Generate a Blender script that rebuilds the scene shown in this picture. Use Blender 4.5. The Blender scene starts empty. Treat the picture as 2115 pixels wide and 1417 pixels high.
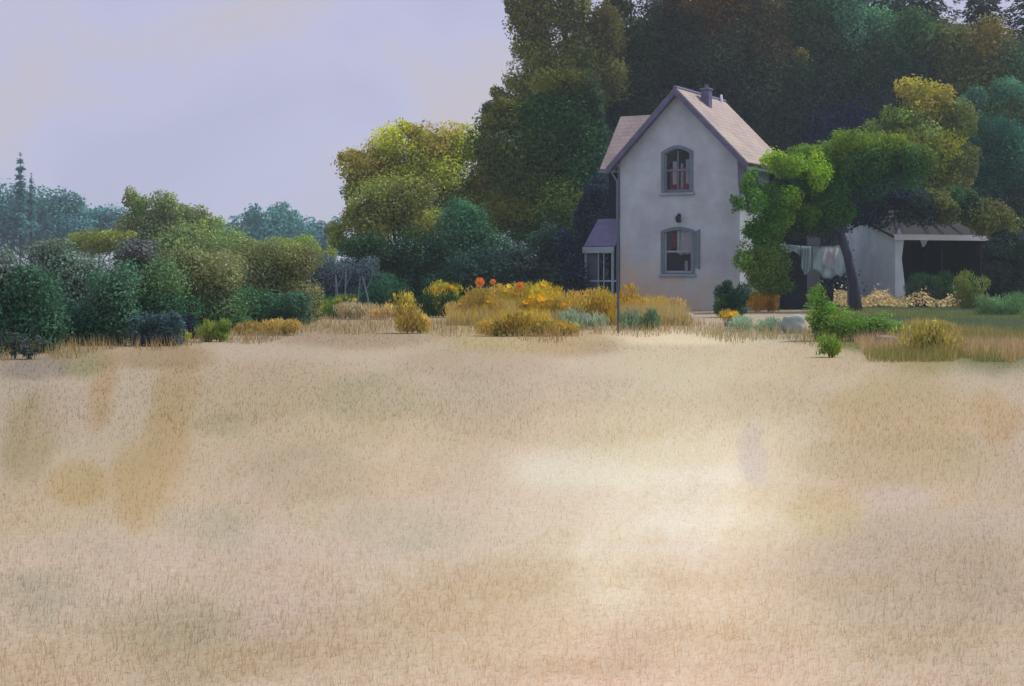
import bpy, bmesh, math, random
import numpy as np
from mathutils import Vector, Matrix

# ------------------------------------------------------------------ camera, sky, sun, exposure
SC = bpy.context.scene
COL = SC.collection
F, CX, HY, H = 2937.5, 1057.5, 560.0, 1.6          # focal length / horizon of the photo, eye height
cd = bpy.data.cameras.new('camera')
cam = bpy.data.objects.new('camera', cd); COL.objects.link(cam)
cam.location = (0, 0, H); cam.rotation_euler = (math.radians(90), 0, 0)
cd.lens = 50; cd.sensor_width = 36; cd.shift_y = -(708.5-HY)/2115
cd.clip_start = .1; cd.clip_end = 6000
SC.camera = cam

SUN_EL, SUN_AZ = math.radians(52), math.radians(62)   # azimuth clockwise from +Y
w = bpy.data.worlds.new('World'); SC.world = w; w.use_nodes = True
nt = w.node_tree; nt.nodes.clear()
N = nt.nodes.new; L = nt.links.new
out = N('ShaderNodeOutputWorld'); bg = N('ShaderNodeBackground'); L(bg.outputs[0], out.inputs[0])
sky = N('ShaderNodeTexSky'); sky.sky_type = 'NISHITA'; sky.sun_disc = False
sky.sun_elevation = SUN_EL; sky.sun_rotation = SUN_AZ; sky.dust_density = 3; sky.air_density = 1
tc = N('ShaderNodeTexCoord')
mp = N('ShaderNodeMapping'); mp.inputs['Scale'].default_value = (3.2, 3.2, 4.2); L(tc.outputs['Generated'], mp.inputs[0])
n1 = N('ShaderNodeTexNoise'); n1.inputs['Scale'].default_value = 1.6; n1.inputs['Detail'].default_value = 5; n1.inputs['Distortion'].default_value = .6
L(mp.outputs[0], n1.inputs[0])
cr = N('ShaderNodeValToRGB'); L(n1.outputs[0], cr.inputs[0])
cr.color_ramp.elements[0].position = .36; cr.color_ramp.elements[0].color = (.405, .405, .565, 1)
cr.color_ramp.elements[1].position = .64; cr.color_ramp.elements[1].color = (.47, .435, .49, 1)
e = cr.color_ramp.elements.new(.5); e.color = (.435, .435, .60, 1)
sm = N('ShaderNodeVectorMath'); sm.operation = 'SCALE'; sm.inputs['Scale'].default_value = .10; L(sky.outputs[0], sm.inputs[0])
mx = N('ShaderNodeMix'); mx.data_type = 'RGBA'; mx.inputs['Factor'].default_value = .92
L(sm.outputs[0], mx.inputs['A']); L(cr.outputs[0], mx.inputs['B']); L(mx.outputs['Result'], bg.inputs[0])
bg.inputs[1].default_value = 1.0

sd = bpy.data.lights.new('sun', 'SUN'); sd.energy = 3.1; sd.angle = math.radians(9); sd.color = (1, .95, .88)
so = bpy.data.objects.new('sun', sd); COL.objects.link(so)
sv = Vector((math.sin(SUN_AZ)*math.cos(SUN_EL), math.cos(SUN_AZ)*math.cos(SUN_EL), math.sin(SUN_EL)))
so.rotation_euler = sv.to_track_quat('Z', 'Y').to_euler(); so.location = (30, 20, 60)
SC.view_settings.view_transform = 'Standard'; SC.view_settings.look = 'None'
SC.view_settings.exposure = .28; SC.view_settings.gamma = 1
SC.cycles.max_bounces = 6; SC.cycles.diffuse_bounces = 3; SC.cycles.volume_bounces = 1
SC.cycles.transparent_max_bounces = 12

# ------------------------------------------------------------------ helpers
rng = np.random.default_rng(7); random.seed(7)

def lin(c, g=1.0):
    c = np.asarray(c, float)/255
    return np.where(c <= .04045, c/12.92, ((c+.055)/1.055)**2.4)*g
def X(px, Y): return (px-CX)*Y/F
def Z(py, Y): return H-(py-HY)*Y/F
def GY(py): return H*F/(py-HY)                         # distance of the ground seen at picture row py

def link(name, me, mat=None, parent=None):
    o = bpy.data.objects.new(name, me); COL.objects.link(o)
    if mat is not None: me.materials.append(mat)
    if parent is not None: o.parent = parent
    return o
def tag(o, label, cat, group=None, kind=None):
    o['label'] = label
    if cat: o['category'] = cat
    if group: o['group'] = group
    if kind: o['kind'] = kind
    return o
def thing(name, label, cat, loc=(0, 0, 0), rz=0, group=None):
    o = bpy.data.objects.new(name, None); COL.objects.link(o)
    o.location = loc; o.rotation_euler = (0, 0, rz); o.empty_display_size = .3
    return tag(o, label, cat, group)

def fast_mesh(name, V, nper, cols=None):
    """V: (n*nper,3) every face has nper own vertices"""
    me = bpy.data.meshes.new(name); nv = len(V); nf = nv//nper
    me.vertices.add(nv); me.vertices.foreach_set('co', V.astype(np.float32).ravel())
    me.loops.add(nv); me.loops.foreach_set('vertex_index', np.arange(nv, dtype=np.int32))
    me.polygons.add(nf); me.polygons.foreach_set('loop_start', np.arange(0, nv, nper, dtype=np.int32))
    me.polygons.foreach_set('loop_total', np.full(nf, nper, dtype=np.int32))
    me.update(calc_edges=True)
    if cols is not None:
        a = me.color_attributes.new('Col', 'FLOAT_COLOR', 'POINT')
        c = np.ones((nv, 4), np.float32); c[:, :3] = np.clip(cols, .002, .95)
        a.data.foreach_set('color', c.ravel())
    return me

def box(bm, c, s, rz=0):
    m = Matrix.Translation(c) @ Matrix.Rotation(rz, 4, 'Z') @ Matrix.Diagonal((*s, 1))
    return bmesh.ops.create_cube(bm, size=1, matrix=m)['verts']
def b3(bm, x0, x1, y0, y1, z0, z1):
    return box(bm, ((x0+x1)/2, (y0+y1)/2, (z0+z1)/2), (x1-x0, y1-y0, z1-z0))
def prism(bm, pts, y0, y1):
    """outline in x,z extruded from y0 to y1"""
    a = [bm.verts.new((x, y0, z)) for x, z in pts]; b = [bm.verts.new((x, y1, z)) for x, z in pts]
    bm.faces.new(a); bm.faces.new(b[::-1]); n = len(pts)
    for i in range(n): bm.faces.new((a[i], b[i], b[(i+1) % n], a[(i+1) % n]))
def slab(bm, quad, t):
    """thick plate: quad (4 points) extruded along its normal by t"""
    q = [Vector(p) for p in quad]; n = (q[1]-q[0]).cross(q[3]-q[0]).normalized()*t
    a = [bm.verts.new(p) for p in q]; b = [bm.verts.new(p+n) for p in q]
    bm.faces.new(a[::-1]); bm.faces.new(b)
    for i in range(4): bm.faces.new((a[i], a[(i+1) % 4], b[(i+1) % 4], b[i]))
def tube(bm, pts, rad, seg=8, wob=0):
    rings = []
    for i, p in enumerate(pts):
        p = Vector(p); d = Vector(pts[min(i+1, len(pts)-1)])-Vector(pts[max(i-1, 0)])
        d.normalize(); u = d.orthogonal().normalized() if abs(d.z) < .2 else Vector((1, 0, 0)).cross(d).normalized()
        v = d.cross(u)
        r = rad[i]
        rings.append([bm.verts.new(p+(u*math.cos(a)+v*math.sin(a))*r*(1+wob*random.uniform(-1, 1))) for a in [2*math.pi*k/seg for k in range(seg)]])
    for a, b in zip(rings, rings[1:]):
        for k in range(seg): bm.faces.new((a[k], a[(k+1) % seg], b[(k+1) % seg], b[k]))
    bm.faces.new(rings[0][::-1]); bm.faces.new(rings[-1])
def done(name, bm, mat, parent=None, bevel=0, smooth=False):
    bmesh.ops.recalc_face_normals(bm, faces=bm.faces)
    if bevel: bmesh.ops.bevel(bm, geom=bm.edges[:], offset=bevel, segments=1, affect='EDGES', clamp_overlap=True)
    me = bpy.data.meshes.new(name); bm.to_mesh(me); bm.free()
    if smooth: me.polygons.foreach_set('use_smooth', [True]*len(me.polygons))
    return link(name, me, mat, parent)

# ------------------------------------------------------------------ materials
def mat(name, col, rough=.8, noise=.15, scale=3, col2=None, bump=0, metal=0, spec=.3, stretch=None, bscale=None):
    m = bpy.data.materials.new(name); m.use_nodes = True; t = m.node_tree; p = t.nodes['Principled BSDF']
    p.inputs['Roughness'].default_value = rough; p.inputs['Metallic'].default_value = metal
    p.inputs['Specular IOR Level'].default_value = spec
    c = lin(col); c2 = lin(col2) if col2 is not None else c*(1-noise*2)
    tcn = t.nodes.new('ShaderNodeTexCoord'); mpn = t.nodes.new('ShaderNodeMapping'); t.links.new(tcn.outputs['Object'], mpn.inputs[0])
    if stretch: mpn.inputs['Scale'].default_value = stretch
    n = t.nodes.new('ShaderNodeTexNoise'); n.inputs['Scale'].default_value = scale; n.inputs['Detail'].default_value = 7; n.inputs['Roughness'].default_value = .62
    t.links.new(mpn.outputs[0], n.inputs[0])
    r = t.nodes.new('ShaderNodeValToRGB'); t.links.new(n.outputs[0], r.inputs[0])
    r.color_ramp.elements[0].position = .32; r.color_ramp.elements[1].position = .68
    r.color_ramp.elements[0].color = (*np.clip(c2, 0, 1), 1); r.color_ramp.elements[1].color = (*np.clip(c*(1+noise*.4), 0, 1), 1)
    t.links.new(r.outputs[0], p.inputs['Base Color'])
    if bump:
        n2 = t.nodes.new('ShaderNodeTexNoise'); n2.inputs['Scale'].default_value = bscale or scale*8; n2.inputs['Detail'].default_value = 6
        t.links.new(mpn.outputs[0], n2.inputs[0])
        b = t.nodes.new('ShaderNodeBump'); b.inputs['Strength'].default_value = bump; b.inputs['Distance'].default_value = .03
        t.links.new(n2.outputs[0], b.inputs['Height']); t.links.new(b.outputs[0], p.inputs['Normal'])
    return m
def leafmat(name, trans=.3, rough=.75):
    m = bpy.data.materials.new(name); m.use_nodes = True; t = m.node_tree; p = t.nodes['Principled BSDF']; o = t.nodes['Material Output']
    p.inputs['Roughness'].default_value = rough; p.inputs['Specular IOR Level'].default_value = .12
    a = t.nodes.new('ShaderNodeVertexColor'); a.layer_name = 'Col'
    tr = t.nodes.new('ShaderNodeBsdfTranslucent'); mxs = t.nodes.new('ShaderNodeMixShader'); mxs.inputs[0].default_value = trans
    t.links.new(a.outputs[0], p.inputs['Base Color']); t.links.new(a.outputs[0], tr.inputs[0])
    t.links.new(p.outputs[0], mxs.inputs[1]); t.links.new(tr.outputs[0], mxs.inputs[2]); t.links.new(mxs.outputs[0], o.inputs[0])
    return m
M = {}
M['leaf'] = leafmat('foliage', .28)
M['grass'] = leafmat('dry_grass_blades', .35)
M['petal'] = leafmat('petals', .3)
M['bark'] = mat('bark', (72, 66, 64), .9, .3, 5, bump=.5, stretch=(1, 1, .25))
M['barkblue'] = mat('grey_blue_bark', (66, 72, 88), .9, .3, 4, bump=.4, stretch=(1, 1, .25))
M['palebark'] = mat('pale_bark', (112, 126, 138), .9, .2, 6, bump=.4, stretch=(1, 1, .3))
M['stem'] = mat('green_stem', (90, 105, 60), .8, .2, 5)

# ------------------------------------------------------------------ ground: colour of the field
BASE = [(560, (150, 140, 112)), (640, (172, 156, 128)), (720, (190, 172, 142)), (860, (192, 174, 144)), (1050, (196, 178, 150)), (1250, (194, 174, 148)), (1420, (192, 171, 146))]
PATCH = [  # px, py, rx, ry, sRGB, strength : patches of different dry growth, from the photo
 (1200, 950, 150, 70, (220, 213, 192), .72), (1430, 1000, 90, 190, (226, 222, 212), .75), (1270, 1130, 90, 140, (220, 214, 196), .7), (1340, 1030, 320, 230, (214, 203, 172), .5), (1350, 980, 210, 120, (218, 208, 182), .4), (1330, 870, 200, 40, (214, 202, 168), .4), (1560, 1080, 150, 60, (212, 200, 166), .5),
 (1400, 870, 260, 80, (204, 188, 154), .6), (1420, 740, 260, 50, (204, 186, 150), .65), (1390, 695, 200, 14, (226, 206, 164), .7),
 (1180, 1050, 130, 60, (206, 184, 160), .5), (1480, 1250, 260, 110, (192, 172, 140), .4),
 (350, 860, 50, 130, (172, 138, 84), .62), (290, 1000, 55, 95, (178, 148, 92), .6), (190, 800, 30, 80, (176, 134, 88), .6),
 (50, 900, 60, 90, (160, 142, 92), .65), (165, 990, 60, 50, (176, 148, 92), .6), (520, 800, 220, 60, (178, 152, 112), .55),
 (130, 740, 60, 35, (128, 132, 70), .6), (40, 760, 70, 25, (140, 128, 112), .6), (300, 735, 110, 26, (160, 124, 80), .55),
 (400, 1075, 70, 36, (172, 168, 136), .5), (470, 1085, 60, 50, (174, 170, 138), .5), (680, 1050, 120, 50, (174, 168, 136), .5), (820, 1085, 110, 50, (178, 172, 140), .45), (640, 970, 120, 60, (160, 148, 118), .4),
 (780, 820, 110, 50, (162, 154, 112), .55), (1000, 830, 120, 60, (166, 158, 124), .5), (720, 690, 190, 28, (156, 128, 96), .6),
 (980, 750, 160, 40, (164, 142, 112), .5), (1180, 710, 90, 26, (150, 120, 82), .45), (470, 870, 60, 25, (150, 146, 106), .4),
 (70, 1240, 50, 60, (166, 158, 130), .4), (120, 1210, 60, 40, (166, 158, 130), .35), (330, 1290, 150, 60, (166, 156, 120), .45), (430, 1350, 200, 80, (164, 146, 118), .45),
 (1860, 850, 150, 90, (182, 152, 98), .55), (1850, 950, 200, 60, (170, 156, 106), .5), (2040, 860, 40, 60, (182, 146, 96), .5),
 (1920, 700, 90, 60, (150, 138, 72), .75), (2060, 700, 100, 60, (112, 120, 66), .7), (1830, 690, 60, 35, (120, 122, 72), .5),
 (1980, 662, 190, 30, (80, 112, 66), 1), (1770, 680, 90, 34, (92, 120, 48), 1), (2060, 700, 90, 40, (104, 122, 66), .8), (1560, 685, 120, 14, (140, 148, 110), .6),
 (1880, 1200, 220, 150, (170, 152, 124), .5), (1550, 930, 30, 70, (184, 174, 164), .5), (1830, 1030, 80, 30, (196, 184, 178), .6),
 (1690, 1070, 70, 50, (186, 170, 112), .5), (620, 1260, 120, 120, (186, 158, 136), .35), (560, 1130, 260, 30, (188, 168, 150), .35),
 (200, 1130, 130, 30, (188, 168, 148), .4), (1000, 1300, 220, 90, (192, 168, 132), .4), (120, 860, 60, 60, (184, 164, 136), .5),
 (1080, 690, 160, 40, (172, 148, 78), .5), (900, 660, 120, 20, (164, 138, 88), .5), (560, 1180, 60, 200, (186, 162, 150), .25)]
_k = rng.normal(size=(14, 2)); _ph = rng.uniform(0, 6.28, (14, 2))
def wob(u, v, s):
    a = np.zeros_like(u)
    for i in range(14):
        fr = s*(1.35**i)*.5
        a += np.sin(u*_k[i, 0]*fr+v*_k[i, 1]*fr*1.0+_ph[i, 0])/(1.25**i)
    return a/3.2
def field_colour(x, y):
    px = CX+x*F/np.maximum(y, 2.5); py = HY+H*F/np.maximum(y, 2.5)
    ys = [b[0] for b in BASE]; cs = np.array([b[1] for b in BASE], float)
    c = np.stack([np.interp(py, ys, cs[:, i]) for i in range(3)], 1)
    wx = wob(px/140, py/90, 1.0)*42+wob(px/30, py/22, 1.0)*12; wy = wob(px/150+9, py/90+4, 1.0)*18+wob(px/30+5, py/22+3, 1.0)*7
    for (a, b, rx, ry, col, st) in PATCH:
        d = ((px+wx-a)/rx)**2+((py+wy*min(1, ry/40)-b)/ry)**2
        k = (1/(1+np.exp((np.sqrt(d)-1)*9)))*np.minimum(st*1.05, .95)
        c += (np.array(col, float)-c)*k[:, None]
    c[:, 2] += .17*(c[:, 0]-c[:, 2]); c[:, 1] += .30*(c[:, 0]-c[:, 1])
    c *= np.interp(px, [0, 500, 1100, 1500, 1800, 2115], [.89, .92, .99, 1.02, .95, .91])[:, None]*np.interp(py, [640, 900, 1150, 1420], [.97, 1.01, 1.05, 1.09])[:, None]
    for k_, (sx_, sy_, col_, am_) in enumerate([(95, 42, (176, 150, 104), .22), (120, 70, (170, 170, 146), .24), (80, 60, (222, 208, 182), .22), (60, 110, (204, 176, 156), .20), (44, 30, (160, 140, 104), .14)]):
        m_ = 1/(1+np.exp(-9*(wob(px/sx_+13*k_, py/sy_-7*k_, 1.0)+.25*wob(px/18, py/14+k_, 1.0)-.42)))
        c += (np.array(col_, float)-c)*(m_*am_)[:, None]
    t = wob(px/60+3, py/190, 1.5)
    c = c*(1+.035*t[:, None]); c[:, 0] += 3*wob(px/90, py/130+7, 1.1); c[:, 2] -= 4*wob(px/100+5, py/120, 1.1)
    # far beyond the garden the ground is plain meadow green
    far = np.clip((y-64)/12, 0, 1)[:, None]*1.0
    c = c*(1-far)+np.array([84, 92, 60])*far
    return lin(np.clip(c, 5, 250))
GROUND_GAIN = .83

ys = np.concatenate([[-30, -10, 0, 2.5], 1/np.linspace(1/3.5, 1/110, 520), [130, 170, 240, 400, 800, 1600, 3200]])
us = np.linspace(-1, 1, 560)
hw = np.where(ys < 3, 6, np.where(ys < 110, ys*.52+3, ys*.52+3)); hw[-7:] = [90, 160, 300, 700, 1500, 3000, 5000]; hw[:4] = [40, 30, 14, 6]
GX = us[None, :]*hw[:, None]; GYY = np.repeat(ys[:, None], len(us), 1)
# gentle lumps, flat beyond the hedge
GZ = .018*wob(GX.ravel()*.5, GYY.ravel()*.5, 1.0).reshape(GX.shape)*(np.clip((70-GYY)/30, 0, 1))*np.clip((GYY-2)/3, 0, 1)
V = np.stack([GX.ravel(), GYY.ravel(), GZ.ravel()], 1)
nr, nc = GX.shape
idx = np.arange(nr*nc).reshape(nr, nc)
Q = np.stack([idx[:-1, :-1], idx[:-1, 1:], idx[1:, 1:], idx[1:, :-1]], -1).reshape(-1, 4)
me = bpy.data.meshes.new('field'); me.vertices.add(len(V)); me.vertices.foreach_set('co', V.astype(np.float32).ravel())
me.loops.add(Q.size); me.loops.foreach_set('vertex_index', Q.astype(np.int32).ravel())
me.polygons.add(len(Q)); me.polygons.foreach_set('loop_start', np.arange(0, Q.size, 4, dtype=np.int32)); me.polygons.foreach_set('loop_total', np.full(len(Q), 4, dtype=np.int32))
me.update(calc_edges=True); me.polygons.foreach_set('use_smooth', [True]*len(Q))
ca = me.color_attributes.new('Col', 'FLOAT_COLOR', 'POINT'); cc = np.ones((len(V), 4), np.float32)
cc[:, :3] = np.clip(field_colour(V[:, 0], V[:, 1])*GROUND_GAIN, .01, .9); ca.data.foreach_set('color', cc.ravel())
gm = bpy.data.materials.new('field_earth'); gm.use_nodes = True; t = gm.node_tree; p = t.nodes['Principled BSDF']
p.inputs['Roughness'].default_value = .95; p.inputs['Specular IOR Level'].default_value = .1
a = t.nodes.new('ShaderNodeVertexColor'); a.layer_name = 'Col'
tcn = t.nodes.new('ShaderNodeTexCoord'); n = t.nodes.new('ShaderNodeTexNoise'); n.inputs['Scale'].default_value = 14; n.inputs['Detail'].default_value = 8; n.inputs['Roughness'].default_value = .7
t.links.new(tcn.outputs['Object'], n.inputs[0])
rr = t.nodes.new('ShaderNodeMapRange'); rr.inputs[3].default_value = .78; rr.inputs[4].default_value = 1.2; t.links.new(n.outputs[0], rr.inputs[0])
vm = t.nodes.new('ShaderNodeVectorMath'); vm.operation = 'SCALE'; t.links.new(a.outputs[0], vm.inputs[0]); t.links.new(rr.outputs[0], vm.inputs['Scale'])
t.links.new(vm.outputs[0], p.inputs['Base Color'])
bp = t.nodes.new('ShaderNodeBump'); bp.inputs['Strength'].default_value = .4; bp.inputs['Distance'].default_value = .03; t.links.new(n.outputs[0], bp.inputs['Height']); t.links.new(bp.outputs[0], p.inputs['Normal'])
fo = link('field', me, gm); fo['kind'] = 'structure'; fo['label'] = 'wide dry straw coloured field rising to the hedge and the white house'

def blades(name, n, y0, y1, hmin, hmax, wid, colf, seed, jit=.10, xr=None, lean=.35, skew=1.0):
    r = np.random.default_rng(seed)
    # even cover in the picture: 1/y uniform
    y = 1/(1/y1+(1/y0-1/y1)*r.uniform(0, 1, n)**skew)
    x = (r.uniform(-1.08, 1.08, n)*CX*y/F) if xr is None else r.uniform(xr[0], xr[1], n)
    h = r.uniform(hmin, hmax, n)*(1+(.25 if hmax < .5 else .6)*wob(x*.9, y*.9, 1)); wd = np.maximum(wid*r.uniform(.6, 1.3, n), .00062*y)
    ang = r.uniform(0, math.pi, n); dx, dy = np.cos(ang)*wd/2, np.sin(ang)*wd/2
    la = r.uniform(0, 6.283, n); ll = np.abs(r.normal(0, lean, n))*h; lx, ly = np.cos(la)*ll, np.sin(la)*ll
    V = np.zeros((n, 3, 3)); z0 = -.01
    V[:, 0] = np.stack([x-dx, y-dy, np.full(n, z0)], 1); V[:, 1] = np.stack([x+dx, y+dy, np.full(n, z0)], 1)
    V[:, 2] = np.stack([x+lx, y+ly, h], 1)
    c = colf(x, y)*(1+r.normal(0, jit, n))[:, None]*(1+r.normal(0, jit*.25, (n, 3)))
    return fast_mesh(name, V.reshape(-1, 3), 3, np.repeat(c, 3, 0))
gr = link('dry_grass', blades('dry_grass', 120000, 4.4, 60, .015, .05, .005, lambda x, y: field_colour(x, y)*1.42, 3, skew=1.9, jit=.05), M['grass'])
tag(gr, 'short dry straw coloured grass covering the open field', 'grass', kind='stuff')

# ------------------------------------------------------------------ foliage
LEAF_GAIN = 1.8
def crown_mesh(name, lobes, Y, leaf, dens=5, seed=0, origin=(0, 0, 0), jit=.16, rough=.33, squash=.8, shell=.62, upright=0, gain=1.0):
    """lobes: (px, py, rx, ry, sRGB[, depth offset m]) read off the photo at distance Y; returns a mesh of leaves"""
    r = np.random.default_rng(seed+11); C, NN, S, K = [], [], [], []
    s = Y/F; lp = leaf/s
    for lb in lobes:
        px, py, rx, ry, col = lb[:5]; dy = lb[5] if len(lb) > 5 else 0
        c0 = np.array([X(px, Y+dy), Y+dy, Z(py, Y+dy)]); R = np.array([rx*s, max(rx, ry)*s*squash, ry*s])*1.12
        n = int(1.35*dens*math.pi*rx*ry/(lp*lp*.33)); n = max(n, 60)
        ns = int(np.clip(rx*ry/110, 9, 70))
        d = r.normal(size=(ns, 3)); d /= np.linalg.norm(d, axis=1)[:, None]
        sc = c0+d*R*r.uniform(shell*.7, 1-rough*.6, ns)[:, None]
        sr = r.uniform(rough, rough*1.8, ns)
        lc = lin(col); lc = np.clip(lc.mean()+(lc-lc.mean())*(1.25 if lc.mean() < .07 else 1.0), .003, 1)
        if lc[1] >= lc[0]*.95: lc = lc*np.array([.97, 1.12, .97])
        scol = lc[None, :]*(1+r.normal(0, jit, ns))[:, None]*(1+r.normal(0, jit*.35, (ns, 3)))
        wgt = sr**2; wgt /= wgt.sum(); which = r.choice(ns, n, p=wgt)
        u = r.normal(size=(n, 3)); u /= np.linalg.norm(u, axis=1)[:, None]
        rad = r.uniform(.25, 1, n)**.45*(1+r.normal(0, .10, n))
        Rm = (R.mean()*.55+R*.45)
        pos = sc[which]+u*(rad*sr[which])[:, None]*Rm
        nn = u*.8+r.normal(0, .55, (n, 3))+np.array([0, 0, .25]); nn /= np.linalg.norm(nn, axis=1)[:, None]
        C.append(pos); NN.append(nn); S.append(leaf*r.uniform(.6, 1.35, n))
        K.append(scol[which]*(1+r.normal(0, .13, n))[:, None])
    C = np.concatenate(C); NN = np.concatenate(NN); S = np.concatenate(S); K = np.concatenate(K)*LEAF_GAIN*gain*(.92 if upright else 1)
    keep = C[:, 2] > .02; C, NN, S, K = C[keep], NN[keep], S[keep], K[keep]
    a = r.normal(size=C.shape); T = np.cross(NN, a) if not upright else r.normal(0, .35, C.shape)+np.array([0, 0, 1.])
    if upright: NN = NN-T*((NN*T).sum(1)/(T*T).sum(1))[:, None]; NN /= np.linalg.norm(NN, axis=1)[:, None]
    T /= np.linalg.norm(T, axis=1)[:, None]; B = np.cross(NN, T)
    C = C-np.array(origin); S = S[:, None]
    V = np.stack([C+T*S*(.55+.6*upright), C+B*S*(.3-.1*upright)+NN*S*.08, C-T*S*.5, C-B*S*(.3-.1*upright)+NN*S*.08], 1).reshape(-1, 3)
    return fast_mesh(name, V, 4, np.repeat(K, 4, 0))

def trunk_bm(base, tips, r0, seed=0):
    random.seed(seed); bm = bmesh.new(); b = Vector(base)
    top = max(tips, key=lambda q: q[2]); top = Vector(top)
    fork = b.lerp(Vector((b.x*.6+top.x*.4, b.y*.6+top.y*.4, top.z)), .45)
    pts = [b+Vector((0, 0, -.1))]+[b.lerp(fork, k)+Vector((random.uniform(-.15, .15)*r0*4, 0, 0)) for k in (.25, .6)]+[fork]
    tube(bm, pts, [r0*1.35, r0, r0*.85, r0*.75], 9, .08)
    for tp in tips:
        tp = Vector(tp); st = b.lerp(fork, random.uniform(.7, 1)); mid = st.lerp(tp, .5)+Vector((random.uniform(-.3, .3), random.uniform(-.3, .3), .2))*r0*3
        tube(bm, [st, mid, tp], [r0*.5, r0*.32, r0*.1], 6, .08)
    return bm
def tree(name, label, cat, px, Y, lobes, leaf, group=None, dens=5, seed=0, r0=.25, bark='bark', **kw):
    loc = (X(px, Y), Y, 0); root = thing(name, label, cat, loc, 0, group)
    cm = crown_mesh('crown', lobes, Y, leaf, dens, seed, loc, **kw); link('crown', cm, M['leaf'], root)
    tips = [(X(l[0], Y)-loc[0], (l[5] if len(l) > 5 else 0), max(Z(l[1], Y), .3)) for l in lobes]
    done('trunk', trunk_bm((0, 0, 0), tips, r0, seed), M[bark], root, smooth=True)
    return root
def bush(name, label, cat, lobes, Y, leaf, group=None, dens=5, seed=0, stems=True, skirt=True, **kw):
    px = sum(l[0] for l in lobes)/len(lobes); loc = (X(px, Y), Y, 0)
    root = thing(name, label, cat, loc, 0, group)
    if skirt:
        base = HY+H*F/Y; ex = []
        for l in lobes:
            d_ = base-(l[1]+l[3]*.5)
            if d_ > 4: ex.append((l[0], (l[1]+base)/2+l[3]*.1, l[2]*.92, d_*.62, l[4])+tuple(l[5:]))
        full = list(lobes)+ex
    else: full = lobes
    link('foliage', crown_mesh('foliage', full, Y, leaf, dens, seed, loc, **kw), M['leaf'], root)
    if stems:
        random.seed(seed)
        for l in lobes:
            bm = bmesh.new(); tx, tz = X(l[0], Y)-loc[0], max(Z(l[1], Y), .15)
            q = tx+random.uniform(-.3, .3)*l[2]*Y/F
            tube(bm, [(q*.8, 0, -.05), (q*.9, .02, tz*.5), (q, 0, tz)], [.02, .016, .008], 6)
            done('stem', bm, M['bark'], root)
    return root

# ---- colours sampled by eye (sRGB in the photo)
OLV, DOLV, GRN, DGRN, TEAL, NAVY, BRN, YEL = (150, 144, 62), (104, 98, 42), (66, 84, 44), (38, 58, 46), (70, 104, 88), (38, 48, 66), (84, 70, 46), (140, 134, 44)

# far trees beyond the hedge, at about 260 m
FT = 'distant trees beyond the hedge'
HAZE_BLUE = (62, 104, 110)  # distance haze is mixed into this leaf colour, bluer than the real leaves
tree('distant_tree', 'hazy blue tree at the left edge beneath the pointed conifer', 'tree', 20, 255, [(-10, 440, 70, 50, HAZE_BLUE), (50, 440, 60, 45, HAZE_BLUE), (20, 480, 90, 50, HAZE_BLUE)], .62, FT, 4, 101, .4)
tree('distant_tree', 'hazy blue green tree just right of the pointed conifer with flat top', 'tree', 125, 250, [(100, 430, 50, 42, (66, 110, 104)), (140, 440, 45, 38, HAZE_BLUE), (120, 480, 80, 45, HAZE_BLUE)], .62, FT, 4, 102, .4)
tree('distant_tree', 'hazy blue round tree filling the dip left of the light green trees', 'tree', 210, 265, [(180, 460, 45, 36, HAZE_BLUE), (225, 462, 45, 36, HAZE_BLUE), (205, 490, 80, 35, HAZE_BLUE)], .62, FT, 4, 103, .4)
tree('distant_tree', 'low hazy teal tree next to the right side of light green trees', 'tree', 475, 270, [(450, 475, 40, 26, HAZE_BLUE), (500, 470, 45, 26, HAZE_BLUE), (470, 500, 70, 30, HAZE_BLUE)], .62, FT, 4, 104, .4)
tree('distant_tree', 'hazy teal tree with the highest rounded peak in the gap', 'tree', 580, 260, [(545, 462, 40, 30, HAZE_BLUE), (585, 450, 38, 32, (74, 116, 116)), (575, 490, 75, 36, HAZE_BLUE)], .62, FT, 4, 105, .4)
tree('distant_tree', 'hazy teal tree ending at the foot of the yellow olive tree', 'tree', 655, 275, [(630, 476, 40, 30, HAZE_BLUE), (672, 488, 40, 30, HAZE_BLUE), (700, 490, 40, 30, HAZE_BLUE), (650, 505, 70, 30, HAZE_BLUE)], .62, FT, 4, 106, .4)

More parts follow.
